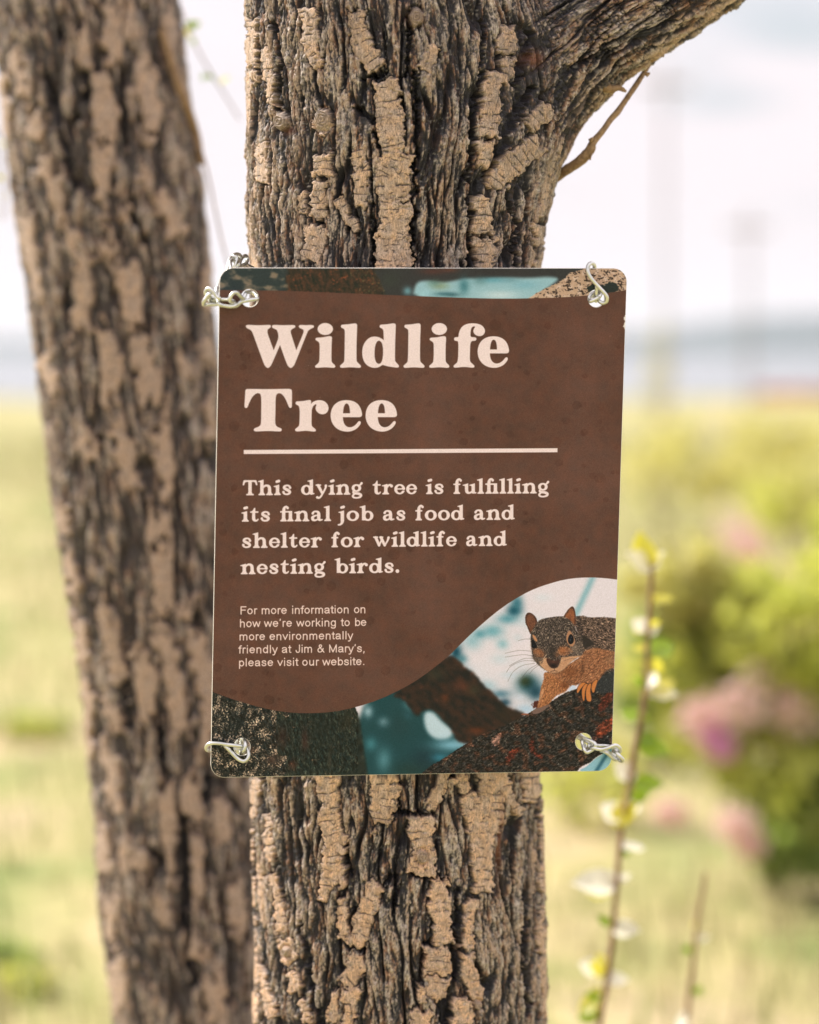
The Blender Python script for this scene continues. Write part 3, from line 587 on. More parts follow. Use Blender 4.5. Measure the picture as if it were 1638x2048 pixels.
def mesh_obj(name, V, F, mats, parent=None, smooth=True, colors=None, origin=None):
    """V (n,3) world coordinates, F (m,3|4) array or list of faces"""
    V = np.asarray(V, dtype=np.float64)
    base = np.zeros(3)
    if parent is not None:
        q = parent
        while q is not None: base = base + np.array(q.location); q = q.parent
        V = V - base
    org = np.zeros(3)
    if origin is not None:
        org = np.asarray(origin, float) - (base if parent is not None else 0); V = V - org
    me = bpy.data.meshes.new(name)
    if isinstance(F, np.ndarray):
        k = F.shape[1]
        me.vertices.add(len(V)); me.vertices.foreach_set('co', V.astype(np.float32).ravel())
        me.loops.add(F.size); me.loops.foreach_set('vertex_index', F.astype(np.int32).ravel())
        me.polygons.add(len(F)); me.polygons.foreach_set('loop_start', np.arange(0, F.size, k, dtype=np.int32))
        me.update(calc_edges=True)
    else:
        me.from_pydata([tuple(v) for v in V], [], [tuple(f) for f in F])
    me.polygons.foreach_set('use_smooth', np.full(len(me.polygons), smooth))
    if colors is not None:
        ca = me.color_attributes.new('tint', 'FLOAT_COLOR', 'POINT')
        c4 = np.ones((len(V), 4), np.float32); c4[:, :3] = colors; ca.data.foreach_set('color', c4.ravel())
    for m in (mats if isinstance(mats, (list, tuple)) else [mats]): me.materials.append(m)
    me.validate(); me.update()
    o = bpy.data.objects.new(name, me); COL.objects.link(o); o.location = org
    if parent is not None: o.parent = parent
    return o

def tube(path, radii, n=10, closed=False, caps=True):
    """ring-swept tube -> V, F"""
    P = np.asarray(path, float); R = np.asarray(radii, float) * np.ones(len(P)); m = len(P)
    if closed: T = np.roll(P, -1, 0) - np.roll(P, 1, 0)
    else: T = np.gradient(P, axis=0)
    T /= np.linalg.norm(T, axis=1, keepdims=True) + 1e-12
    a = np.array([0, 0, 1.0]) if abs(T[0][2]) < .9 else np.array([1.0, 0, 0])
    u = np.cross(T[0], a); u /= np.linalg.norm(u); U = [u]
    for i in range(1, m):
        u = U[-1] - T[i] * (U[-1] @ T[i]); u /= np.linalg.norm(u) + 1e-12; U.append(u)
    U = np.array(U)
    if closed:                                                       # spread the closing twist along the loop
        W0 = np.cross(T[0], U[0]); u = U[-1] - T[0] * (U[-1] @ T[0]); ang = math.atan2(u @ W0, u @ U[0])
        W = np.cross(T, U); t = -ang * np.arange(m) / m
        U = U * np.cos(t)[:, None] + W * np.sin(t)[:, None]
    W = np.cross(T, U)
    th = np.arange(n) * 2 * math.pi / n
    V = (P[:, None] + R[:, None, None] * (U[:, None] * np.cos(th)[None, :, None] + W[:, None] * np.sin(th)[None, :, None])).reshape(-1, 3)
    F = []
    for i in range(m if closed else m - 1):
        j = (i + 1) % m
        for k in range(n):
            l = (k + 1) % n
            F.append((i * n + k, i * n + l, j * n + l, j * n + k))
    if not closed and caps:
        V = np.vstack([V, P[:1] - T[:1] * R[0] * .4, P[-1:] + T[-1:] * R[-1] * .4]); a, b = len(V) - 2, len(V) - 1
        for k in range(n):
            l = (k + 1) % n
            F.append((a, l, k)); F.append((b, (m - 1) * n + k, (m - 1) * n + l))
    return V, F

def material(name):
    m = bpy.data.materials.new(name); m.use_nodes = True; t = m.node_tree
    return m, t.nodes, t.links, t.nodes['Principled BSDF']

def noise_node(N, L, scale, detail=3, rough=.5, vec=None, stretch=None):
    n = N.new('ShaderNodeTexNoise'); n.inputs['Scale'].default_value = scale; n.inputs['Detail'].default_value = detail; n.inputs['Roughness'].default_value = rough
    c = N.new('ShaderNodeTexCoord'); src = c.outputs['Object']
    if stretch:
        mpn = N.new('ShaderNodeMapping'); mpn.inputs['Scale'].default_value = stretch; L.new(src, mpn.inputs[0]); src = mpn.outputs[0]
    L.new(src, n.inputs['Vector']); return n

def ramp(N, L, src, stops):
    r = N.new('ShaderNodeValToRGB'); e = r.color_ramp.elements
    e[0].position, e[0].color = stops[0][0], (*stops[0][1], 1); e[1].position, e[1].color = stops[-1][0], (*stops[-1][1], 1)
    for p, c in stops[1:-1]:
        k = e.new(p); k.color = (*c, 1)
    L.new(src, r.inputs[0]); return r

# ---------------------------------------------------------------- materials
def mat_bark():
    m, N, L, B = material('bark')
    a = N.new('ShaderNodeAttribute'); a.attribute_name = 'tint'
    n1 = noise_node(N, L, 900, 4, .65, stretch=(1, 1, .35))
    n2 = noise_node(N, L, 1500, 5, .75, stretch=(1, 1, .16)); ad = N.new('ShaderNodeMath'); ad.operation = 'ADD'; L.new(n1.outputs[0], ad.inputs[0]); L.new(n2.outputs[0], ad.inputs[1])
    mr = N.new('ShaderNodeMapRange'); mr.inputs[1].default_value = .72; mr.inputs[2].default_value = 1.30; mr.inputs[3].default_value = .40; mr.inputs[4].default_value = 1.62
    L.new(ad.outputs[0], mr.inputs[0])
    mx = N.new('ShaderNodeMix'); mx.data_type = 'RGBA'; mx.blend_type = 'MULTIPLY'; mx.inputs[0].default_value = 1
    L.new(a.outputs['Color'], mx.inputs[6]); L.new(mr.outputs[0], mx.inputs[7]); L.new(mx.outputs[2], B.inputs['Base Color'])
    B.inputs['Roughness'].default_value = .58; B.inputs['Specular IOR Level'].default_value = .45
    bp = N.new('ShaderNodeBump'); bp.inputs['Strength'].default_value = .8; bp.inputs['Distance'].default_value = .0011
    L.new(ad.outputs[0], bp.inputs['Height']); L.new(bp.outputs[0], B.inputs['Normal'])
    return m

def mat_metal():
    m, N, L, B = material('zinc_wire')
    n = noise_node(N, L, 180, 3)
    r = ramp(N, L, n.outputs[0], [(.3, (.60, .62, .60)), (.7, (.78, .79, .76))]); L.new(r.outputs[0], B.inputs['Base Color'])
    B.inputs['Metallic'].default_value = 1
    r2 = N.new('ShaderNodeMapRange'); r2.inputs[3].default_value = .22; r2.inputs[4].default_value = .42; L.new(n.outputs[0], r2.inputs[0]); L.new(r2.outputs[0], B.inputs['Roughness'])
    bp = N.new('ShaderNodeBump'); bp.inputs['Strength'].default_value = .15; bp.inputs['Distance'].default_value = .0004; L.new(n.outputs[0], bp.inputs['Height']); L.new(bp.outputs[0], B.inputs['Normal'])
    return m

def mat_plain(name, c0, c1, scale, rough=.8, spec=.3):
    m, N, L, B = material(name)
    n = noise_node(N, L, scale, 4, .6); r = ramp(N, L, n.outputs[0], [(.3, c0), (.7, c1)]); L.new(r.outputs[0], B.inputs['Base Color'])
    B.inputs['Roughness'].default_value = rough; B.inputs['Specular IOR Level'].default_value = spec
    return m

def mat_leaf(name, c0, c1, scale=60, trans=.5, rough=.35, tcol=(1.25, 1.3, .6)):
    m, N, L, B = material(name)
    n = noise_node(N, L, scale, 3); r = ramp(N, L, n.outputs[0], [(.3, c0), (.7, c1)]); L.new(r.outputs[0], B.inputs['Base Color'])
    B.inputs['Roughness'].default_value = rough; B.inputs['Specular IOR Level'].default_value = .5
    t = N.new('ShaderNodeBsdfTranslucent'); mu = N.new('ShaderNodeMix'); mu.data_type = 'RGBA'; mu.blend_type = 'MULTIPLY'; mu.inputs[0].default_value = 1
    L.new(r.outputs[0], mu.inputs[6]); mu.inputs[7].default_value = (*tcol, 1); L.new(mu.outputs[2], t.inputs[0])
    mx = N.new('ShaderNodeMixShader'); mx.inputs[0].default_value = trans
    L.new(B.outputs[0], mx.inputs[1]); L.new(t.outputs[0], mx.inputs[2]); L.new(mx.outputs[0], N['Material Output'].inputs[0])
    return m

BARK = mat_bark(); METAL = mat_metal()
# ================================================================ ground, water, hills, far things
def ground():
    xs = np.concatenate([-np.geomspace(90, 17, 8), np.linspace(-16, 16, 65), np.geomspace(17, 90, 8)])
    ys = np.concatenate([[-60, -30, -10, -3], np.linspace(0, 30, 61), np.linspace(31, 70, 27), [71.5, 73, 75]])
    X, Y = np.meshgrid(xs, ys); Z = .03 * noise(X / 3.1, Y / 3.1, 3) + .05 * noise(X / 11, Y / 11, 5)
    Z *= sstep(.5, 3, np.hypot(X, Y - 2.2))
    Z = Z + .22 * noise(X / 3.3, Y / 4, 8) * sstep(55, 68, Y)
    Z = np.where(Y > 70.5, Z - (Y - 70.5) * .22, Z)
    n, m = X.shape; idx = np.arange(n * m).reshape(n, m)
    F = np.stack([idx[:-1, :-1], idx[:-1, 1:], idx[1:, 1:], idx[1:, :-1]], -1).reshape(-1, 4)
    mt, N, L, B = material('meadow_ground')
    a = noise_node(N, L, 1.15, 4, .62); b = noise_node(N, L, 14, 4, .7)
    r = ramp(N, L, a.outputs[0], [(.34, (.20, .26, .09)), (.44, (.30, .32, .13)), (.52, (.44, .395, .195)), (.62, (.49, .40, .25)), (.74, (.31, .33, .14))])
    r2 = ramp(N, L, b.outputs[0], [(.3, (.7, .7, .7)), (.7, (1.15, 1.12, 1.05))])
    mx = N.new('ShaderNodeMix'); mx.data_type = 'RGBA'; mx.blend_type = 'MULTIPLY'; mx.inputs[0].default_value = 1
    L.new(r.outputs[0], mx.inputs[6]); L.new(r2.outputs[0], mx.inputs[7]); L.new(mx.outputs[2], B.inputs['Base Color'])
    B.inputs['Roughness'].default_value = .9; B.inputs['Specular IOR Level'].default_value = .2
    o = mesh_obj('ground', np.stack([X, Y, Z], -1).reshape(-1, 3), F, mt); tag(o, kind='structure')

def grid_patch(name, xs, ys, zf, mt):
    X, Y = np.meshgrid(xs, ys); Z = zf(X, Y); n, m = X.shape; idx = np.arange(n * m).reshape(n, m)
    F = np.stack([idx[:-1, :-1], idx[:-1, 1:], idx[1:, 1:], idx[1:, :-1]], -1).reshape(-1, 4)
    o = mesh_obj(name, np.stack([X, Y, Z], -1).reshape(-1, 3), F, mt); tag(o, kind='structure'); return o

ground()
mt, N_, L_, B_ = material('lake_water'); B_.inputs['Base Color'].default_value = (.10, .14, .17, 1); B_.inputs['Roughness'].default_value = .12; B_.inputs['IOR'].default_value = 1.33
wn = noise_node(N_, L_, .6, 3, .6, stretch=(1, .5, 1)); wb = N_.new('ShaderNodeBump'); wb.inputs['Strength'].default_value = .35; wb.inputs['Distance'].default_value = .5
L_.new(wn.outputs[0], wb.inputs['Height']); L_.new(wb.outputs[0], B_.inputs['Normal'])
grid_patch('water', np.linspace(-2500, 2500, 9), np.array([71.8, 120, 400, 1000, 2100.]), lambda X, Y: -.55 + 0 * X, mt)
# everything else around, down to the horizon
mland = mat_plain('far_land', (.16, .19, .08), (.28, .27, .13), .02, .95, .1)
grid_patch('terrain', np.linspace(-6000, 6000, 13), np.linspace(-6000, 6000, 13), lambda X, Y: -1.6 + 0 * X, mland)
mhill = mat_plain('wooded_hill', (.05, .075, .085), (.085, .11, .11), .01, .95, .1)
def ridge(X, Y, y0, w, h, seed, f):
    return h * np.exp(-((Y - y0) / w) ** 2) * (.72 + .5 * noise(X / f, Y / f * .3, seed) + .12 * noise(X / (f * .2), Y / (f * .2), seed + 2)) - 3
hl = grid_patch('hills', np.linspace(-1500, 1500, 121), np.linspace(1500, 2600, 24), lambda X, Y: np.maximum(ridge(X, Y, 2050, 260, 27 + 20 * sstep(180, 330, X) , 11, 500), -3), mhill)

# air: closed box of thin haze
def haze():
    x, y0, y1, z0, z1 = 2700, -1500, 2700, -4.2, 62
    V = [(-x, y0, z0), (x, y0, z0), (x, y1, z0), (-x, y1, z0), (-x, y0, z1), (x, y0, z1), (x, y1, z1), (-x, y1, z1)]
    F = [(0, 3, 2, 1), (4, 5, 6, 7), (0, 1, 5, 4), (1, 2, 6, 5), (2, 3, 7, 6), (3, 0, 4, 7)]
    m = bpy.data.materials.new('haze'); m.use_nodes = True; t = m.node_tree; t.nodes.clear()
    out = t.nodes.new('ShaderNodeOutputMaterial'); v = t.nodes.new('ShaderNodeVolumePrincipled')
    v.inputs['Color'].default_value = (.90, .95, 1, 1); v.inputs['Density'].default_value = HAZE_D; v.inputs['Anisotropy'].default_value = .2
    t.links.new(v.outputs[0], out.inputs['Volume'])
    o = mesh_obj('haze', V, F, m, smooth=False); tag(o, kind='stuff', label='thin pale haze in the air over the meadow and the lake')
HAZE_D = .00022
haze()

# poles, low wall
mwood = mat_plain('weathered_wood', (.16, .12, .09), (.26, .20, .15), 6)
def pole(px, topy, Y, r, label, lean=0):
    b = at(px, 800, Y); b[2] = -.1; top = at(px + lean, topy, Y)
    e = empty('wooden_pole', b); tag(e, label, 'pole')
    t = np.linspace(0, 1, 7)[:, None]; P = b * (1 - t) + top * t
    V, F = tube(P, r * (1 - .25 * t[:, 0]), 12); mesh_obj('shaft', V, F, mwood, e)
    d = np.array([.55, .1, 0]); c = top - np.array([0, 0, .45])
    V, F = tube([c - d, c - d * .3, c + d * .3, c + d], .05, 8); mesh_obj('cross_arm', V, F, mwood, e)
    for k in (-.8, .8):
        q = c + d * k; V, F = tube([q, q + [0, 0, .05], q + [0, 0, .12]], [.03, .045, .02], 8); mesh_obj('insulator', V, F, METAL, e)
pole(1330, 128, 52, .045, 'tall wooden pole far behind the right edge of the sign')
pole(1498, 420, 60, .050, 'shorter wooden pole far off near the right edge of the picture')
V_, F_ = [], []
mred = mat_plain('red_brown_boards', (.19, .055, .035), (.28, .09, .05), 3)
e = empty('low_shed', at(1600, 820, 66)); tag(e, 'low reddish brown shed at the far edge of the meadow under the hills', 'shed')
a0 = at(1528, 815, 66); a1 = at(1700, 815, 66)
def boxm(x0, x1, y0, y1, z0, z1):
    V = [(x0, y0, z0), (x1, y0, z0), (x1, y1, z0), (x0, y1, z0), (x0, y0, z1), (x1, y0, z1), (x1, y1, z1), (x0, y1, z1)]
    return V, [(0, 3, 2, 1), (4, 5, 6, 7), (0, 1, 5, 4), (1, 2, 6, 5), (2, 3, 7, 6), (3, 0, 4, 7)]
V, F = boxm(a0[0], a1[0], 66, 67, -.1, .16); mesh_obj('wall', V, F, mwood, e, smooth=False)
xm = (a0[0], a1[0])
V = [(xm[0] - .1, 65.85, .155), (xm[1] + .1, 65.85, .155), (xm[1] + .1, 66.5, .42), (xm[0] - .1, 66.5, .42), (xm[0] - .1, 67.15, .155), (xm[1] + .1, 67.15, .155)]
mesh_obj('roof', V, [(0, 1, 2, 3), (3, 2, 5, 4), (0, 3, 4), (1, 5, 2), (0, 4, 5, 1)], mred, e, smooth=False)

# grass: far too many blades to count
def grass():
    rs = np.random.RandomState(5); n = 24000
    Y = 3.2 + 34 * rs.rand(n) ** 1.25; X = (rs.rand(n) - .5) * 2 * (.9 + Y * .24)
    k = fbm(X / 1.3, Y / 1.3, 21, 3); keep = rs.rand(n) < .55 + 1.1 * k; X, Y, k = X[keep], Y[keep], k[keep]; n = len(X)
    h = (.05 + .13 * rs.rand(n) ** 2) * (1 + .8 * k) * (1 + Y / 40); w = .004 + .004 * rs.rand(n) + Y * .0003
    a = rs.rand(n) * 6.28; lean = rs.rand(n) * .5; b = rs.rand(n) * 6.28
    z0 = .03 * noise(X / 3.1, Y / 3.1, 3) + .05 * noise(X / 11, Y / 11, 5) - .01
    dx, dy = np.cos(a) * w, np.sin(a) * w; lx, ly = np.cos(b) * lean * h, np.sin(b) * lean * h
    p = lambda fx, fz, s: np.stack([X + lx * fx + dx * s, Y + ly * fx + dy * s, z0 + h * fz], -1)
    V = np.stack([p(0, 0, -1), p(0, 0, 1), p(.35, .6, .7), p(.35, .6, -.7), p(1, 1, 0)], 1).reshape(-1, 3)
    i = np.arange(n)[:, None] * 5
    F = [tuple(f) for f in np.concatenate([i + np.array([[0, 1, 2, 3]])], 0)] + [tuple(f) for f in i + np.array([[3, 2, 4]])]
    c = np.clip(rs.rand(n) * .7 + k * .6 + .15, 0, 1)[:, None]
    col = np.array([.20, .29, .06]) * (1 - c) + np.array([.48, .41, .24]) * c; col *= rs.uniform(.75, 1.2, (n, 1))
    m, N, L, B = material('grass_blades'); at_ = N.new('ShaderNodeAttribute'); at_.attribute_name = 'tint'; L.new(at_.outputs['Color'], B.inputs['Base Color']); B.inputs['Roughness'].default_value = .5
    t = N.new('ShaderNodeBsdfTranslucent'); L.new(at_.outputs['Color'], t.inputs[0]); mx = N.new('ShaderNodeMixShader'); mx.inputs[0].default_value = .5
    L.new(B.outputs[0], mx.inputs[1]); L.new(t.outputs[0], mx.inputs[2]); L.new(mx.outputs[0], N['Material Output'].inputs[0])
    o = mesh_obj('grass', V, F, m, colors=np.repeat(col, 5, 0)); tag(o, 'dry and green meadow grass behind the trees', 'grass', kind='stuff')
grass()

# shrubs: stems, leaf clumps, blossom heads
LEAF_G = [mat_leaf('shrub_leaves', (.16, .23, .07), (.32, .40, .15), 8, .65, .4, (1.5, 1.5, .8)), mat_leaf('bright_leaves', (.40, .45, .12), (.58, .60, .24), 8, .65, .4, (1.4, 1.35, .8)), mat_leaf('olive_leaves', (.44, .45, .15), (.60, .57, .30), 8, .65, .4, (1.3, 1.25, .9))]
PINK = mat_leaf('lilac_blossom', (.72, .36, .62), (.86, .56, .74), 30, .4, .5, (1.2, 1, 1.1)); PALEP = mat_leaf('pale_blossom', (.82, .60, .60), (.88, .72, .68), 30, .4, .5, (1.1, 1, 1))
PINK2 = mat_leaf('mauve_blossom', (.72, .44, .52), (.84, .60, .64), 30, .4, .5, (1.1, 1, 1))
MSTEM = mat_plain('shrub_stem', (.12, .085, .06), (.22, .16, .11), 30)
def leaf_cloud(cx, cy, cz, rx, ry, rz, n, size, rs, hole=.0):
    d = rs.normal(size=(n, 3)); d /= np.linalg.norm(d, axis=1, keepdims=True); r = rs.rand(n, 1) ** .45
    P = d * r * np.array([rx, ry, rz]); k = fbm(P[:, 0] / (rx * .5) + cx, P[:, 2] / (rz * .5) + P[:, 1], int(cx * 10) % 9, 2)
    P = P[k > -.06 + hole] + np.array([cx, cy, cz]); n = len(P)
    P[:, 2] = np.maximum(P[:, 2], .03)
    a = rs.normal(size=(n, 3)); a /= np.linalg.norm(a, axis=1, keepdims=True); b = np.cross(a, rs.normal(size=(n, 3))); b /= np.linalg.norm(b, axis=1, keepdims=True)
    s = size * rs.uniform(.6, 1.3, (n, 1))
    V = np.stack([P - a * s, P + b * s * .5, P + a * s, P - b * s * .5], 1).reshape(-1, 3)
    return V, np.arange(4 * n).reshape(-1, 4)
def shrub(px, py_base, Y, w, h, label, mats, blossoms=(), n=2600, size=.03, group=None, seed=1):
    rs = np.random.RandomState(seed); c = at(px, py_base, Y); c[2] = 0
    e = empty('flowering_shrub' if blossoms else 'shrub', c); tag(e, label, 'shrub', group)
    for k in range(5):
        a = rs.uniform(-1, 1); b = rs.uniform(-1, 1)
        P = [c + [a * .03, b * .03, -.03], c + [a * w * .2, b * w * .2, h * .35], c + [a * w * .36, b * w * .3, h * .75]]
        V, F = tube(P, [.014, .01, .005], 6); mesh_obj('stem', V, F, MSTEM, e)
    for k, (ox, oz, sx, sz, mi) in enumerate(mats):
        V, F = leaf_cloud(c[0] + ox * w, c[1] + rs.uniform(-.12, .12), c[2] + oz * h, sx * w, sx * w * .8, sz * h, n, size, rs)
        mesh_obj('foliage', V, F, LEAF_G[mi], e, smooth=False)
    for bx, by, br, bm in blossoms:
        q = at(bx, by, Y - .25 * w); V, F = leaf_cloud(q[0], q[1], q[2], br * 1.5, br, br * 1.35, 420 if bm is PINK else 200, .012, rs, -.3)
        mesh_obj('blossom', V, F, bm, e, smooth=False)
shrub(1560, 1850, 6.1, .9, 1.02, 'bushy shrub with pink and pale blossoms right of the sign',
      [(-.22, .58, .22, .16, 1), (.10, .72, .34, .22, 1), (.28, .50, .36, .22, 1), (.12, .22, .28, .18, 0), (-.08, .44, .26, .18, 1), (.15, .35, .3, .18, 1), (-.24, .66, .16, .12, 0), (-.26, .80, .2, .12, 2), (.33, .92, .25, .14, 1)],
      [(1432, 1478, .030, PINK), (1400, 1440, .045, PALEP), (1460, 1420, .050, PALEP), (1535, 1385, .065, PALEP), (1500, 1690, .03, PALEP), (1345, 1625, .030, PALEP), (1470, 1650, .040, PALEP), (1445, 1500, .02, PINK), (1600, 1420, .055, PALEP)], 2300, seed=2)
shrub(1490, 1440, 9.0, .7, .75, 'paler shrub with a single pink blossom head behind the sprout', [(-.1, .6, .34, .3, 2), (.2, .5, .3, .3, 2)], [(1495, 1105, .05, PINK2), (1478, 1075, .075, PINK2), (1540, 1150, .05, PALEP)], 1300, seed=3)
shrub(1330, 1480, 8.0, .42, .62, 'small dark green shrub just right of the lower sign edge', [(0, .45, .4, .4, 0), (.1, .7, .3, .2, 0)], (), 1500, seed=4)
shrub(1330, 1000, 20, 1.3, .9, 'low olive shrub in the middle of the meadow', [(0, .5, .4, .35, 2), (.3, .4, .3, .3, 2)], (), 520, .05, seed=5)
shrub(1480, 960, 24, 2.2, .95, 'wide pale olive bush far out in the meadow below the lake', [(-.1, .5, .4, .35, 2), (.25, .5, .35, .4, 2)], (), 700, .06, seed=15)
shrub(1640, 1060, 17, 1.3, .8, 'olive bush at the right edge halfway to the lake', [(0, .5, .4, .4, 2), (-.2, .4, .3, .3, 1)], (), 600, .05, seed=16)
shrub(1316, 900, 40, .9, 2.2, 'thin olive bush at the foot of the tall pole', [(0, .5, .3, .45, 2)], (), 170, .07, seed=6)
shrub(1420, 1230, 11.5, 1.1, .42, 'pale olive bush in the middle distance above the pink shrub', [(0, .5, .5, .4, 2), (.25, .6, .3, .35, 1)], (), 800, .03, seed=9)
shrub(1640, 1290, 10.5, 1.0, .5, 'yellow green bush at the right picture edge beyond the pink shrub', [(0, .5, .5, .4, 1), (-.25, .5, .35, .35, 2)], (), 800, .03, seed=10)
shrub(1285, 1330, 9.5, .6, .36, 'pale green bush seen just beside the right sign edge', [(0, .5, .5, .4, 2), (.2, .5, .3, .35, 0)], (), 600, .025, seed=11)
shrub(1180, 1700, 7.0, .5, .3, 'small green bush between the trunk and the tall sprout', [(0, .5, .4, .4, 1), (.1, .6, .3, .35, 2)], (), 420, .022, seed=12)
shrub(5, 1990, 5.2, .22, .11, 'low green plant clump in the lower left corner', [(0, .5, .45, .5, 0), (.3, .4, .3, .4, 1)], (), 600, .02, seed=7)
shrub(62, 1460, 8.6, .3, .10, 'small green tuft left of the leaning tree', [(0, .5, .45, .5, 1), (.2, .4, .3, .4, 0)], (), 700, .02, seed=8)
# ================================================================ bark
def bark_base(U, V, seed=0, scale=1.0):
    """U, V in millimetres -> height (mm), masks"""
    U = U / scale; V = V / scale
    w = 5 * noise(U / 38, V / 95, seed + 1) + 1.6 * noise(U / 9, V / 30, seed + 2)
    Uw = U + w
    big = 2.0 * noise(Uw / 15, V / 80, seed + 3) + 1.0 * noise(Uw / 7, V / 42, seed + 4)
    f1 = np.abs(noise(Uw / 17, V / 120, seed + 5)); f2 = np.abs(noise(Uw / 10, V / 65, seed + 6))
    fur = 4.6 * np.exp(-(f1 / .085) ** 2) * sstep(-.45, .1, noise(U / 22, V / 50, seed + 12)) + 2.2 * np.exp(-(f2 / .09) ** 2) * sstep(-.3, .2, noise(U / 16, V / 34, seed + 13))
    t = (noise(Uw / 4.2, V / 22, seed + 7) + .5 * noise(Uw / 2.1, V / 11, seed + 8)) * 2.6
    k = np.floor(t); terr = (k + sstep(.55, .95, t - k)) * .62
    W3 = Uw + 1.2 * noise(Uw / 3.3, V / 8, seed + 14)
    fib = .62 * noise(W3 / 1.9, V / 10, seed + 9) + .55 * noise(W3 / 1.15, V / 4.6, seed + 10)
    flk = .95 * noise(Uw / 2.3, V / 4.1, seed + 11) * sstep(-.4, .4, noise(U / 13, V / 25, seed + 15)) + .35 * noise(Uw / 1.2, V / 1.6, seed + 16)
    h = big * 1.2 - fur * 1.65 + terr * 1.5 + 1.35 * fib + flk
    return h, fib, fur, t

def mixc(a, b, m): return a * (1 - m[:, None]) + b * m[:, None]

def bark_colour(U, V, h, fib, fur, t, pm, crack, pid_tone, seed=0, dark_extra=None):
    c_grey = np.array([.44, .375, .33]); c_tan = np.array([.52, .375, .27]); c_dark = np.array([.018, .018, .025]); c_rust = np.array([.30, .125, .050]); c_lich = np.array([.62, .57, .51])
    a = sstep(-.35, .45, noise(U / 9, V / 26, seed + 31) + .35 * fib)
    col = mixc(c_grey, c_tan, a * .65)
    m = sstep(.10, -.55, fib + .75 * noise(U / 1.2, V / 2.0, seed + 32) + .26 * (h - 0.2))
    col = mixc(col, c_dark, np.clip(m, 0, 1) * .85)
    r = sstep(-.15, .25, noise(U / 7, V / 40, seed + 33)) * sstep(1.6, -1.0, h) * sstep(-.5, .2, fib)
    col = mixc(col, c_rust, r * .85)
    d = sstep(-.1, -1.7, h)                        # colour goes blacker with depth in the clefts
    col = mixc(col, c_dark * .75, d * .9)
    s = sstep(.02, .30, noise(U / 11, V / 17, seed + 34)) * sstep(-.1, .35, noise(U / 1.3, V / 1.7, seed + 35) + .3 * noise(U / 4, V / 4, seed + 36))
    col = mixc(col, np.array([.055, .056, .068]), s * .75)       # soot-black lichen specks
    g = sstep(.30, .6, noise(U / 1.5, V / 2.6, seed + 37)) * sstep(0, .4, noise(U / 12, V / 20, seed + 38))
    col = mixc(col, c_lich, g * .55)
    st = noise(U / 1.45 + .8 * noise(U / 4, V / 9, seed + 52), V / 6.5, seed + 53) + .5 * noise(U / 1.3, V / 2.2, seed + 54)
    col = mixc(col, c_dark, sstep(.15, .75, -st) * .85); col = mixc(col, np.array([.66, .585, .51]), sstep(.25, .8, st) * sstep(-1.2, 1.0, h) * .95)
    tp = sstep(.1, .5, noise(U / 8, V / 30, seed + 50) + .3 * noise(U / 2, V / 5, seed + 51)) * sstep(-.2, .8, h); col = mixc(col, np.array([.50, .33, .215]), tp * .45)
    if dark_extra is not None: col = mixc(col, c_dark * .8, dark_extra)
    pc = np.array([.60, .415, .285]); pc2 = np.array([.54, .415, .335])
    pcol = mixc(pc, pc2, sstep(-.4, .4, noise(U / 8, V / 12, seed + 41))) * (1 + .14 * pid_tone + .10 * noise(U / 1.2, V / 1.2, seed + 42))[:, None]
    sp = sstep(.30, .62, noise(U / 1.3, V / 1.0, seed + 43) + .45 * noise(U / 6, V / 8, seed + 44)); pcol = mixc(pcol, np.array([.075, .068, .072]), sp * .8)
    gr = sstep(.15, .6, noise(U / 5, V / 6, seed + 45) + .4 * noise(U / 1.5, V / 1.2, seed + 46)); pcol = mixc(pcol, np.array([.30, .25, .22]), gr * .7)
    wr = sstep(.05, .40, noise(U / 9, V / 14, seed + 47) + .35 * noise(U / 2.2, V / 3.0, seed + 48)); pcol = mixc(pcol, np.array([.40, .29, .21]), wr * .6)
    low = sstep(1150, 900, V)[:, None] if seed == 0 else .5; pcol = pcol * (np.array([1.0, .99, .98]) * (1 - low) + np.array([1.14, 1.06, 1.0]) * low)
    pcol = mixc(pcol, np.array([.028, .026, .03]), crack)
    return np.clip(mixc(col, pcol, pm), .004, .8)

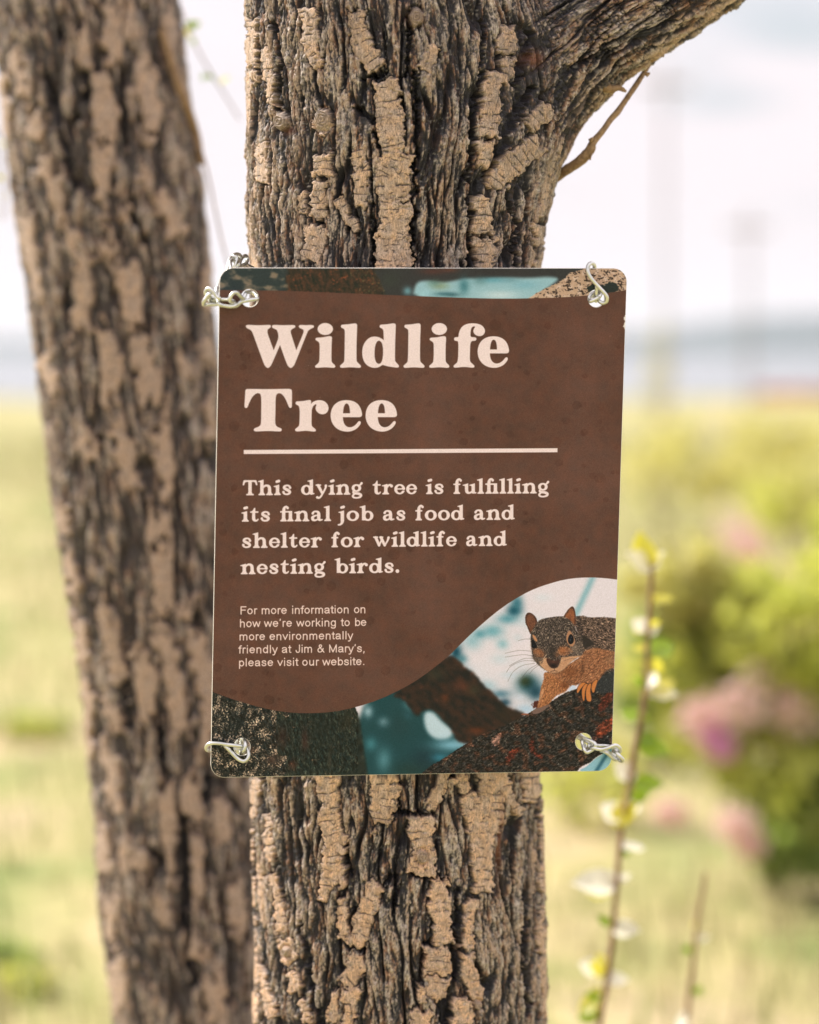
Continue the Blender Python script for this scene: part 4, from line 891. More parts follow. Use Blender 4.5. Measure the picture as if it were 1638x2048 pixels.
def stroke_field(px, py, strokes, front, warp=1.0, tall=1.0):
    """signed distance (drawing units of 0.4 mm) to traced bark plates, plate id, coordinate along the plate"""
    n = len(px); D = np.full(n, 60.0); ID = np.full(n, -1, np.int32); S = np.zeros(n)
    for k, st in enumerate(strokes):
        st = np.asarray(st, float); pad = 30 if tall == 1 else 70
        x0, y0 = (st[:, :2] - st[:, 2:3]).min(0) - pad; x1, y1 = (st[:, :2] + st[:, 2:3]).max(0) + pad
        ii = np.nonzero(front & (px > x0) & (px < x1) & (py > y0) & (py < y1))[0]
        if len(ii) == 0: continue
        x, y = px[ii], py[ii]
        x0_, y0_ = x, y; x = x0_ + warp * (7 * noise(x0_ / 26, y0_ / (24 * tall), 71) + 4.5 * noise(x0_ / 12, y0_ / (8 * tall), 72) + 1.5 * noise(x0_ / 4, y0_ / (3.0 * tall), 74)); y = y0_ + warp * tall * (9 * noise(x0_ / 13, y0_ / 26, 73) + 3 * noise(x0_ / 5, y0_ / 8, 75))
        d = np.full(len(ii), 1e9); s = np.zeros(len(ii)); acc = 0
        if len(st) == 1: st = np.vstack([st, st + [[.1, 4, 0]]])
        for (ax, ay, ar), (bx, by, br) in zip(st[:-1], st[1:]):
            ex, ey = bx - ax, by - ay; L = math.hypot(ex, ey)
            tt = ((x - ax) * ex + (y - ay) * ey) / (L * L); t = np.clip(tt, 0, 1)
            ex_d = np.hypot(x - ax - ex * t, y - ay - ey * t)
            per = np.abs((x - ax) * ey - (y - ay) * ex) / L
            over = np.maximum(np.maximum(-tt, tt - 1), 0) * L
            q = np.where(over > 0, np.maximum(per - (ar + (br - ar) * t), over - 3 * (ar + (br - ar) * t) / 14), ex_d - (ar + (br - ar) * t))
            m = q < d; d = np.where(m, q, d); s = np.where(m, acc + ((x0_ - ax) * ex + (y0_ - ay) * ey) / L, s); acc += L
        up = d < D[ii]; jj = ii[up]; D[jj] = d[up]; ID[jj] = k; S[jj] = s[up]
    return D, ID, S

def crack_field(S, X, ID, sp=15.0):
    """cross cracks of a plate; S along it, X across, drawing units"""
    q = S / sp + .22 * noise(X / 26, S / 40, 81) + .07 * noise(X / 6, S / 9, 82) + ID * .37
    q = q + .32 * noise(q * .9, ID * 1.7, 83)
    c = np.round(q); dist = np.abs(q - c) * sp
    hsh = noise(c * 7.31 + .5, ID * 3.3 + .5, 84)
    gate = sstep(-.05, .15, noise(X / 15 + c * 5.1, c * 2.7, 85) + .6 * hsh)
    wd = 1.05 + .8 * noise(X / 9, c * 4.1, 86)
    m = np.exp(-(dist / np.maximum(wd, .5)) ** 2) * gate
    # a few lengthwise splits
    v = np.abs(noise(X / 17 + ID, S / 60, 87)); m2 = np.exp(-(v / .035) ** 2) * sstep(.15, .4, noise(X / 40, S / 26 + ID, 88))
    return np.clip(np.maximum(m, m2), 0, 1)

C1 = lambda pts: [(480 + x / 2.409, y / 2.409, r / 2.409) for x, y, r in pts]
C2 = lambda pts: [(480 + x / 2.559, 1530 + y / 2.559, r / 2.559) for x, y, r in pts]
PLATES = [C2(p) for p in [
    [(435,60,35),(440,130,35),(455,175,25)], [(450,225,48),(470,320,55),(500,400,64),(470,450,48),(470,520,48),(445,620,40),(430,700,25)], [(520,520,17),(520,640,15)],
    [(740,20,80),(740,200,75),(720,300,40)], [(680,330,20),(680,350,20)], [(1050,30,34),(1010,150,35),(980,225,28)], [(1110,60,38),(1160,130,25)], [(1180,150,40),(1190,230,62),(1230,330,62),(1240,400,55),(1235,500,50),(1240,640,50)],
    [(1330,40,36),(1360,130,25),(1400,200,24),(1425,255,24)], [(930,275,72),(930,360,66),(940,420,50)], [(940,440,58),(940,500,66),(935,550,74)], [(1010,590,42),(1020,700,56),(1030,800,52),(1040,905,58)],
    [(1190,695,30),(1170,800,36),(1160,935,32)], [(705,610,44),(660,720,46),(620,820,46),(600,915,50)], [(515,690,22),(530,780,32),(530,900,26)], [(590,975,42),(590,1060,48),(545,1110,52)], [(572,1150,42),(560,1280,36),(540,1330,30)],
    [(1010,945,62),(1010,1060,72)], [(1015,1100,66),(1010,1190,46)], [(930,1130,22),(925,1220,22)], [(1165,970,32),(1180,1080,38),(1210,1160,38),(1210,1235,26)], [(1125,1200,38),(1140,1330,62)], [(930,1270,58),(920,1340,50)],
    [(90,70,28),(80,180,22),(75,260,16)], [(140,250,20),(155,400,22),(160,490,13)], [(170,560,17),(200,700,27),(215,850,30)], [(235,890,32),(245,960,40),(250,1010,30)], [(270,1060,30),(290,1160,27)], [(320,1200,26),(340,1320,26)],
    [(110,1050,14),(140,1160,22),(170,1290,27)], [(1545,250,18),(1560,450,18),(1545,650,18)], [(1540,720,16),(1545,950,20)], [(480,1160,22),(470,1310,28)], [(60,330,20),(52,520,18)], [(52,580,18),(60,840,18)], [(80,930,14),(82,1120,20)], [(82,1160,22),(80,1320,24)]]]
PLATES += [C1(p) for p in [
    [(325,50,44),(340,150,42),(345,230,42),(380,315,30)], [(560,60,42),(570,150,42),(600,240,52),(655,325,46)], [(705,395,62),(710,480,66),(720,560,70),(730,650,62),(745,715,50)], [(770,745,76),(730,850,82),(740,950,78)],
    [(755,985,80),(750,1050,78),(740,1130,82)], [(740,1160,88),(740,1220,92),(740,1300,92)], [(1290,130,34),(1280,260,50)], [(1225,350,42),(1210,470,46),(1210,560,52),(1200,650,52)], [(1180,690,46),(1180,740,42),(1170,805,26)],
    [(1300,290,34),(1265,400,26)], [(1440,690,52),(1360,750,54),(1280,820,58),(1215,890,36)], [(1395,610,40),(1480,520,42)], [(390,880,42),(380,960,38),(385,1040,42)], [(370,1090,46),(370,1140,54),(340,1250,42)],
    [(300,930,22),(310,1030,22)], [(400,750,44),(400,840,48)], [(1160,955,27),(1165,1040,42),(1170,1115,52)], [(1180,1160,52),(1180,1290,42)], [(130,240,18),(140,350,22),(150,500,20)], [(110,700,26),(110,870,36)], [(60,100,24),(60,310,22)],
    [(930,230,38),(890,330,36)], [(470,960,22),(520,1060,27),(560,1115,15)], [(568,730,34),(590,880,38),(590,990,30)], [(1430,1080,22),(1430,1180,20)], [(395,560,46),(410,640,36)]]]
# hidden behind the sign or out of frame the plates go on the same way
_r = np.random.RandomState(12)
for _x in (560, 660, 765, 880, 985, 1060):
    _y = 575.0
    while _y < 1500:
        _l = _r.uniform(60, 170); _w = _r.uniform(11, 26)
        PLATES.append([(_x + _r.uniform(-14, 14), _y, _w), (_x + _r.uniform(-14, 14), _y + _l * .5, _w * 1.1), (_x + _r.uniform(-14, 14), _y + _l, _w * .7)]); _y += _l + _r.uniform(35, 110)
GROOVES = [C1(p) for p in [[(845,330,8),(850,560,12),(855,760,9)], [(845,760,9),(835,1000,10),(830,1300,9)], [(1115,560,7),(1110,900,9),(1105,1290,10)], [(1275,330,6),(1235,480,8)], [(1420,420,14),(1330,560,26),(1270,700,22),(1200,860,12)],
    [(1420,150,12),(1360,320,18),(1330,420,20)], [(810,60,10),(820,200,8),(800,380,8)], [(590,385,7),(720,335,7)], [(160,110,8),(190,300,8),(170,520,10)], [(560,520,16),(660,590,14)], [(640,640,10),(680,700,12)], [(1290,930,10),(1340,1100,8),(1330,1290,8)], [(640,980,6),(640,1290,7)], [(1180,100,6),(1160,400,6),(1120,640,6)]]]
GROOVES += [C2(p) for p in [[(1120,640,10),(1100,900,14),(1105,1100,16)], [(1560,20,16),(1560,150,12)], [(1470,640,12),(1450,900,14),(1480,1300,12)], [(780,560,8),(700,640,4)], [(760,240,12),(1000,260,6)], [(580,740,7),(575,850,9)], [(880,570,8),(1030,572,6)],
    [(1090,905,6),(950,912,8)], [(1040,1200,30),(1050,1330,28)], [(300,800,5),(370,1150,8),(400,1330,12)], [(550,930,7),(640,950,6)], [(1290,330,5),(1150,320,6)], [(520,420,6),(560,560,9)], [(800,560,8),(790,760,6)], [(1120,70,6),(1080,60,12)]]]

def frame_edges(py):
    ys = [-900, 0, 100, 250, 300, 430, 535, 900, 1300, 1555, 1700, 1850, 2048, 2600, 5200]
    xl = [520, 489, 490, 492, 490, 492, 499, 500, 499, 499, 502, 507, 507, 500, 440]
    xr = [980, 1075, 1095, 1108, 1112, 1098, 1084, 1080, 1084, 1087, 1090, 1096, 1097, 1110, 1180]
    return np.interp(py, ys, xl), np.interp(py, ys, xr)

def trunk_axis(z):
    Y = 2.072 - .09 * (z - 1.26)
    c, s = math.cos(PITCH), math.sin(PITCH)
    py = 1024 - FPX * (Y * s + (z - CAMZ) * c) / (Y * c - (z - CAMZ) * s)
    xl, xr = frame_edges(py); dpt = Y * c - (z - CAMZ) * s
    L_, R_ = (xl - 819) / FPX * dpt, (xr - 819) / FPX * dpt
    return (L_ + R_) / 2, Y, (R_ - L_) / 2 * .985

LIMB = np.array([list(at(x, y, Y)) + [r] for x, y, Y, r in [(840, 330, 2.055, .060), (1010, 175, 2.05, .066), (1150, 45, 2.05, .063), (1300, -48, 2.055, .0625), (1450, -150, 2.06, .060), (1700, -310, 2.07, .054), (2000, -480, 2.09, .046), (2500, -760, 2.14, .032), (3000, -1100, 2.2, .012)]])

def f_trunk(p):
    cx, cy_, r = trunk_axis(p[:, 2]); dx, dy = p[:, 0] - cx, p[:, 1] - cy_
    d = np.hypot(dx, dy); n = np.stack([dx, dy, 0 * dx], 1) / (d[:, None] + 1e-9)
    return d - r, n, np.arctan2(dx, -dy) * .128, p[:, 2]

def f_limb(p):
    best = np.full(len(p), 1e9); nb = np.zeros_like(p); s = np.zeros(len(p)); u = np.zeros(len(p)); acc = 0
    for A, B in zip(LIMB[:-1], LIMB[1:]):
        e = B[:3] - A[:3]; L2 = e @ e; L1 = math.sqrt(L2)
        t = np.clip(((p - A[:3]) @ e) / L2, 0, 1); q = p - A[:3] - t[:, None] * e; d = np.linalg.norm(q, axis=1)
        f = d - (A[3] + (B[3] - A[3]) * t); m = f < best
        best = np.where(m, f, best); nb[m] = (q / (d[:, None] + 1e-9))[m]; s = np.where(m, acc + t * L1, s)
        T = e / L1; side = np.cross(T, [0, 1, 0]); side /= np.linalg.norm(side)
        u = np.where(m, np.arctan2(q @ side, -q[:, 1]) * .06, u); acc += L1
    return best, nb, u, s

KS = .045
def smooth_union(p):
    fa, na, ua, va = f_trunk(p); fb, nb, ub, vb = f_limb(p)
    h = np.clip(.5 + .5 * (fb - fa) / KS, 0, 1)
    f = fb * (1 - h) + fa * h - KS * h * (1 - h)
    n = nb * (1 - h[:, None]) + na * h[:, None]; n /= np.linalg.norm(n, axis=1, keepdims=True) + 1e-9
    return f, n, h, (fa, ua, va), (fb, ub, vb)

def finish_bark(p, n, Uf, Vf, wt, front, seed, px, py, strokes, grooves):
    """displace base points p along n; wt = weight of set 0 against set 1 of bark coordinates"""
    H = 0; FB = 0; FU = 0; TT = 0; U = 0; V = 0
    for k in (0, 1):
        w = wt if k == 0 else 1 - wt
        if w.max() < 1e-3: continue
        h, fib, fur, t = bark_base(Uf[k] * 1000, Vf[k] * 1000, seed + 50 * k, 1.0 if k == 0 else .85)
        H = H + w * h; FB = FB + w * fib; FU = FU + w * fur; TT = TT + w * t
    U = Uf[0] * 1000; V = Vf[0] * 1000
    D, ID, S = stroke_field(px, py, strokes, front)
    pm = sstep(1.0, -1.0, D)
    # round the sides and beyond the part traced above the same kind of plates go on
    outz = np.clip(np.maximum(np.maximum(sstep(-8, -40, py), sstep(2056, 2090, py)), sstep(-.50, -.36, n[:, 1]) * (np.abs(n[:, 0]) > .5)), 0, 1) * sstep(6, 12, D)
    wv = .5 * noise(U / 20, V / 40, 95) + .25 * noise(U / 6, V / 7, 96)
    pn = noise(U / 19 + wv, V / 75, 97) + .25 * noise(U / 8, V / 20, 98); pside = sstep(.18, .24, pn) * outz * sstep(.35, .25, np.abs(noise(U / 30, V / 24, 99)) * 0)
    pm = np.maximum(pm, pside)
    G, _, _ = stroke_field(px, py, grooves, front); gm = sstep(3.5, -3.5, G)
    off = (ID < 0) | (D > 0); crack = crack_field(np.where(off, V * 2.5, S), np.where(off, U * 2.5, px), ID.astype(float))
    lw = (1 - wt) * (1 - pm); sc = np.minimum(np.abs(noise(Uf[1] * 1000 / 8, Vf[1] * 1000 / 13, 91)), np.abs(noise(Uf[1] * 1000 / 14 + 3, Vf[1] * 1000 / 6.5, 92)))
    scm = sstep(.075, .02, sc) * sstep(-.25, .2, noise(Uf[1] * 1000 / 25, Vf[1] * 1000 / 40, 93)) * lw
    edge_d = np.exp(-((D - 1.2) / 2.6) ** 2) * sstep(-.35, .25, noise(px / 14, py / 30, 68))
    tone = noise(ID * 3.7 + .3, ID * 1.9 + .7, 5)
    plate_h = 1.9 + 1.1 * tone + .45 * noise(U / 9, V / 13, 61) + .09 * noise(U / 1.6, V / 1.6, 62) - .5 * sstep(-7, 0, D)
    chip = sstep(.50, .60, noise(U / 4.5, V / 4.5, 63)); plate_h = plate_h - 1.0 * chip
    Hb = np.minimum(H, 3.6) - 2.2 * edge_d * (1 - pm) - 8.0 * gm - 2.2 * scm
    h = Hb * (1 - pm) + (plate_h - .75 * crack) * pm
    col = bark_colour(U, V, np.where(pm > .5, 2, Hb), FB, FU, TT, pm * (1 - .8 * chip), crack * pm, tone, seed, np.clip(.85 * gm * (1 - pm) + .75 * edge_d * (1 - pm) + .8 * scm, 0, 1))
    # darker stained zones near the fork
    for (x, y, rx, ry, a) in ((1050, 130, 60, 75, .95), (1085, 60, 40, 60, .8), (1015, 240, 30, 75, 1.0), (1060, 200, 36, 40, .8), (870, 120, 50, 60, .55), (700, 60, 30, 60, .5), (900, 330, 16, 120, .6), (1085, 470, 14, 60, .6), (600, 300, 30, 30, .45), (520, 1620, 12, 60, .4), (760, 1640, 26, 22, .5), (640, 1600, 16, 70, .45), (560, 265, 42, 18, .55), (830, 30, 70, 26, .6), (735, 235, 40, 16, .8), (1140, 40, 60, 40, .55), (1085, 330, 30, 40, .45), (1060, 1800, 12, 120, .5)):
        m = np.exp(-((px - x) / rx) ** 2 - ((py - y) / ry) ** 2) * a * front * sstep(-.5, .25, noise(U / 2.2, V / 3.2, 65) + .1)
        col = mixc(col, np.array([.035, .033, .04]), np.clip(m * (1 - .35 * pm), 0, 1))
    for (x, y, rx, ry) in ((832, 36, 14, 12), (1072, 118, 18, 16), (575, 262, 13, 8), (705, 700, 8, 60), (1000, 1690, 6, 80)):
        m = np.exp(-((px - x) / rx) ** 2 - ((py - y) / ry) ** 2) * front; col = mixc(col, np.array([.24, .09, .045]), m * .7)
    # knots: swirling rings
    for (x, y, r) in ((647, 238, 20), (563, 243, 17), (844, 1713, 13), (573, 1903, 10), (832, 34, 18), (955, 2010, 9)):
        dx, dy = px - x, (py - y) * .8; q = np.hypot(dx, dy) + 1.5 * noise(dx / 6, dy / 6, 66); m = sstep(r, r * .55, q) * front
        ring = np.cos(q * 1.5) * .7; h = h * (1 - m) + (2.6 + ring + 1.2 * sstep(r, 0, q)) * m
        kc = np.array([.36, .28, .22])[None] * (1 + .35 * ring[:, None]); col = np.where(m[:, None] > .02, col * (1 - m[:, None] * .8) + kc * m[:, None] * .8, col)
        h = h - 2.2 * np.exp(-((q - r) / 2.5) ** 2) * front
    return p + n * (h * .001)[:, None], np.clip(col, .004, .8), ID, pm

def split_parts(tree, trunk_name, V, F, col, ID, pm, keep, mat, plate_name='bark_plate', min_faces=30, origin=None):
    """one skin for the wood, one object for each bark plate"""
    F = F[keep]
    on = (pm > .5) & (ID >= 0); idv = np.where(on, ID, -1)
    fid = idv[F]; same = (fid == fid[:, :1]).all(1) & (fid[:, 0] >= 0); pid = np.where(same, fid[:, 0], -1)
    cnt = np.bincount(pid[pid >= 0], minlength=ID.max() + 2 if len(ID) else 1)
    small = np.nonzero(cnt < min_faces)[0]; pid[np.isin(pid, small)] = -1
    for k in np.unique(pid[pid >= 0]):               # a plate is one connected piece; crumbs go back to the trunk
        fi = np.nonzero(pid == k)[0]; u, inv = np.unique(F[fi], return_inverse=True); inv = inv.reshape(-1, 4); lab = np.arange(len(u))
        while True:
            old = lab.copy(); mn = lab[inv].min(1)
            for c in range(4): np.minimum.at(lab, inv[:, c], mn)
            lab = lab[lab]
            if (lab == old).all(): break
        fl = lab[inv[:, 0]]; big = np.bincount(fl).argmax(); pid[fi[fl != big]] = -1
    def sub(mask):
        f = F[mask]; u, inv = np.unique(f, return_inverse=True); return V[u], inv.reshape(f.shape), col[u]
    v, f, c = sub(pid < 0)
    trunk = mesh_obj(trunk_name, v, f, mat, tree, colors=c)
    for k in np.unique(pid[pid >= 0]):
        v, f, c = sub(pid == k)
        mesh_obj(plate_name, v, f, mat, trunk, colors=c, origin=v.mean(0))
    return trunk

def grid_faces(n, m, wrap=True):
    idx = np.arange(n * m).reshape(n, m)
    if wrap: idx = np.hstack([idx, idx[:, :1]])
    return np.stack([idx[:-1, :-1], idx[:-1, 1:], idx[1:, 1:], idx[1:, :-1]], -1).reshape(-1, 4)

def z_of_row(py, Y=2.07): return at(819, py, Y)[2]

def main_tree():
    tree = empty('sign_tree', (trunk_axis(np.array([0.]))[0][0], float(trunk_axis(np.array([0.]))[1][0]), 0))
    tag(tree, 'rough barked tree that carries the brown sign, forking to the right above it', 'tree')
    zt, zb = z_of_row(-25), z_of_row(2075); s1, s0 = z_of_row(575), z_of_row(1515)
    zs = np.concatenate([np.linspace(-.05, zb, 150, endpoint=False), np.arange(zb, s0, .00058), np.linspace(s0, s1, 130, endpoint=False), np.arange(s1, zt, .00058), np.linspace(zt, 3.2, 220)])
    ang = np.concatenate([np.linspace(-math.pi * .53, math.pi * .53, 640, endpoint=False), np.linspace(math.pi * .53, math.pi * 1.47, 90, endpoint=False)])
    Z, A = np.meshgrid(zs, ang, indexing='ij'); n, m = Z.shape; z = Z.ravel(); a = A.ravel()
    cx, cy_, r = trunk_axis(z)
    p = np.stack([cx + r * np.sin(a), cy_ - r * np.cos(a), z], 1)
    near = np.nonzero((z > z_of_row(700)))[0]
    nrm = np.stack([np.sin(a), -np.cos(a), 0 * a], 1)
    q = p[near]
    for _ in range(5):
        f, nn, h, _, _ = smooth_union(q); q = q - nn * np.clip(f, -.05, .05)[:, None] * .9
    p[near] = q; nrm[near] = nn
    fa, _, ua, va = f_trunk(p); fb = np.full(len(p), 1e3); ub = np.zeros(len(p)); vb = np.zeros(len(p))
    fb[near], _, ub[near], vb[near] = f_limb(p[near])
    wt = sstep(-.030, .030, fb - fa); ua = np.arctan2(np.sin(a), np.cos(a)) * .128
    keep_v = fa < fb + .0035
    px, py = proj(p); front = nrm[:, 1] < .12
    V, col, ID, pm = finish_bark(p, nrm, (ua, ub), (va, vb), wt, front, 0, px, py, PLATES, GROOVES)
    F = grid_faces(n, m); keep = keep_v[F].all(1)
    split_parts(tree, 'trunk', V, F, col, ID, pm, keep, BARK)
    # limb
    seg = np.linalg.norm(np.diff(LIMB[:, :3], axis=0), axis=1); cum = np.concatenate([[0], np.cumsum(seg)])
    s_vis = cum[4] + .02
    ss = np.concatenate([np.arange(0, s_vis, .0008), np.linspace(s_vis, cum[-1], 200)])
    C = np.stack([np.interp(ss, cum, LIMB[:, k]) for k in range(4)], 1)
    for k in range(3): C[:, k] = np.convolve(np.pad(C[:, k], 40, mode='edge'), np.ones(81) / 81, 'valid') if False else C[:, k]
    T = np.gradient(C[:, :3], axis=0); T /= np.linalg.norm(T, axis=1, keepdims=True)
    side = np.cross(T, [0, 1, 0]); side /= np.linalg.norm(side, axis=1, keepdims=True); fr = np.cross(side, T); fr *= np.sign(-fr[:, 1:2] + 1e-9)
    ang = np.concatenate([np.linspace(-math.pi * .55, math.pi * .55, 360, endpoint=False), np.linspace(math.pi * .55, math.pi * 1.45, 70, endpoint=False)])
    n, m = len(ss), len(ang)
    d = fr[:, None] * np.cos(ang)[None, :, None] + side[:, None] * np.sin(ang)[None, :, None]
    p = (C[:, None, :3] + d * C[:, None, 3:4]).reshape(-1, 3)
    for _ in range(5):
        f, nn, h, _, _ = smooth_union(p); p = p - nn * np.clip(f, -.05, .05)[:, None] * .9
    fa, _, ua, va = f_trunk(p); fb, _, ub, vb = f_limb(p)
    wt = sstep(-.030, .030, fb - fa); keep_v = fb < fa + .0035
    px, py = proj(p); front = nn[:, 1] < .12
    V, col, ID, pm = finish_bark(p, nn, (ua, ub), (va, vb), wt, front, 0, px, py, PLATES, GROOVES)
    F = grid_faces(n, m); keep = keep_v[F].all(1)
    if True: F = F[:, ::-1].copy(); 
    split_parts(tree, 'limb', V, F, col, ID, pm, keep, BARK)
    return tree

SIGN_TREE = main_tree()

# dead twig under the limb and a small spur
MTWIG = mat_plain('dead_twig_bark', (.17, .11, .065), (.42, .28, .16), 260)
def px_tube(pts, Y, name, parent, mat, n=9, dY=None, sm=6, bump=0):
    q = smooth_path([(x, y, r) for x, y, r in pts], sm)
    dd = np.interp(np.arange(len(q)), np.linspace(0, len(q) - 1, len(pts)), dY) if dY is not None else np.zeros(len(q))
    P = np.array([at(x, y, Y + k) for (x, y, r), k in zip(q, dd)]); R = q[:, 2] * Y / FPX
    if bump: R = R * (1 + bump * noise(np.arange(len(R)) * .7, 0 * R, 3))
    V, F = tube(P, R, n); return mesh_obj(name, V, F, mat, parent)
tw = px_tube([(1095,368,10),(1130,342,10),(1160,322,11),(1180,300,10),(1186,285,7.5),(1205,262,6),(1222,238,6),(1235,224,6.5),(1248,205,5.5),(1268,176,5.5),(1285,150,5),(1302,122,5)], 2.05, 'twig', SIGN_TREE, MTWIG, 10, [.05, 0, -.01, -.015, -.015, -.015, -.01, -.01, -.005, 0, .01, .02], 5, .12)
px_tube([(1183,296,4.5),(1182,308,2.5),(1180,320,1.6)], 2.033, 'spur', tw, MTWIG, 7)
px_tube([(1180,282,5),(1186,276,3)], 2.030, 'spur', tw, MTWIG, 7)
px_tube([(1292,150,5),(1299,146,2.5)], 2.045, 'spur', tw, MTWIG, 7)
px_tube([(1205,172,12),(1224,178,8),(1238,176,6),(1252,183,3)], 2.03, 'snag', SIGN_TREE, BARK if False else MTWIG, 9, None, 5, .3)
px_tube([(1300,118,9),(1316,110,6),(1328,112,3)], 2.04, 'snag', SIGN_TREE, MTWIG, 9, None, 4, .3)

# ---------------------------------------------------------------- the blurred, leaning tree on the left
K7 = lambda pts: [(x / 2.048, y / 2.048, r / 2.048) for x, y, r in pts]
K8 = lambda pts: [(x / 1.954, 1000 + y / 1.954, r / 1.954) for x, y, r in pts]
LPL = [K7(p) for p in [[(455,20,42),(462,120,44),(470,260,32)], [(330,130,30),(345,260,28)], [(585,240,34),(600,350,48),(622,470,40),(620,580,26)], [(405,300,40),(430,430,50),(425,560,50)], [(425,600,50),(420,720,46),(440,810,28)], [(590,700,34),(580,760,34)],
    [(640,790,36),(690,880,44),(730,960,34)], [(140,470,30),(160,560,26)], [(170,640,24),(235,800,34),(265,900,30)], [(280,930,22),(320,1070,30)], [(350,1070,30),(340,1180,46),(328,1340,36)], [(400,1040,20),(450,990,24),(500,1060,26)], [(520,1090,46),(530,1200,58),(560,1330,34)],
    [(420,1340,42),(450,1470,48),(450,1640,40)], [(560,1400,40),(610,1540,54),(615,1650,32)], [(840,1090,26),(850,1300,22)], [(850,1400,28),(870,1500,26)], [(860,1620,22),(860,1800,24)], [(105,900,30),(130,1050,24),(160,1200,20)], [(190,1450,24),(225,1620,26)], [(680,1640,26),(690,1700,22)],
    [(470,1720,34),(520,1850,36),(540,2000,38)], [(640,1740,38),(680,1900,42),(690,2020,36)], [(330,1780,30),(380,1880,28)], [(410,880,36),(440,905,20)], [(510,840,24),(512,890,24)], [(740,1440,22),(780,1560,26)], [(530,20,20),(540,160,26)], [(690,60,20),(700,200,18)], [(60,200,22),(100,380,26)], [(20,300,16),(30,560,18)]]]
LPL += [K8(p) for p in [[(620,60,40),(620,160,44)], [(635,200,46),(645,330,48),(650,430,36)], [(385,400,26),(430,500,28),(470,700,32)], [(540,590,38),(570,720,46),(590,860,34)], [(605,470,24),(655,600,36),(690,740,42),(700,900,34)], [(745,390,38),(720,460,26)], [(755,510,26),(790,640,36),(815,800,34),(815,960,30)],
    [(740,1090,32),(760,1250,30)], [(765,1300,32),(780,1450,34),(770,1570,26)], [(245,20,22),(255,120,22)], [(265,200,22),(300,380,22)], [(310,480,22),(325,650,22)], [(340,700,20),(345,980,22)], [(420,950,24),(440,1100,28),(450,1200,24)], [(400,1280,24),(420,1450,28)], [(540,1340,36),(560,1460,26)], [(660,1100,26),(660,1300,30),(670,1480,24)],
    [(430,1560,26),(450,1700,26)], [(600,1550,30),(660,1660,26)], [(460,1760,24),(470,1980,28)], [(740,1700,34),(790,1800,40)], [(830,1860,36),(850,2040,34)], [(480,1320,22),(490,1440,22)], [(420,800,26),(450,880,24)], [(920,1500,30),(930,1700,34)], [(860,1150,24),(880,1350,26)]]]
LGR = [K7(p) for p in [[(352,290,16),(355,410,14)], [(240,120,14),(245,170,10)], [(300,470,18),(310,490,14)], [(262,1190,14),(270,1290,16)], [(405,1790,18),(410,1840,18)], [(790,1250,10),(800,1420,14)], [(500,300,10),(520,600,14)], [(520,820,10),(600,1000,12)], [(180,300,12),(300,760,14)]]] + \
      [K8(p) for p in [[(375,410,18),(385,470,18)], [(720,1150,12),(730,1600,22)], [(720,1620,18),(760,1900,18)], [(480,560,12),(500,900,12)], [(830,1080,20),(800,1180,14)], [(600,1360,16),(610,1420,16)], [(620,850,14),(640,1100,12)]]]
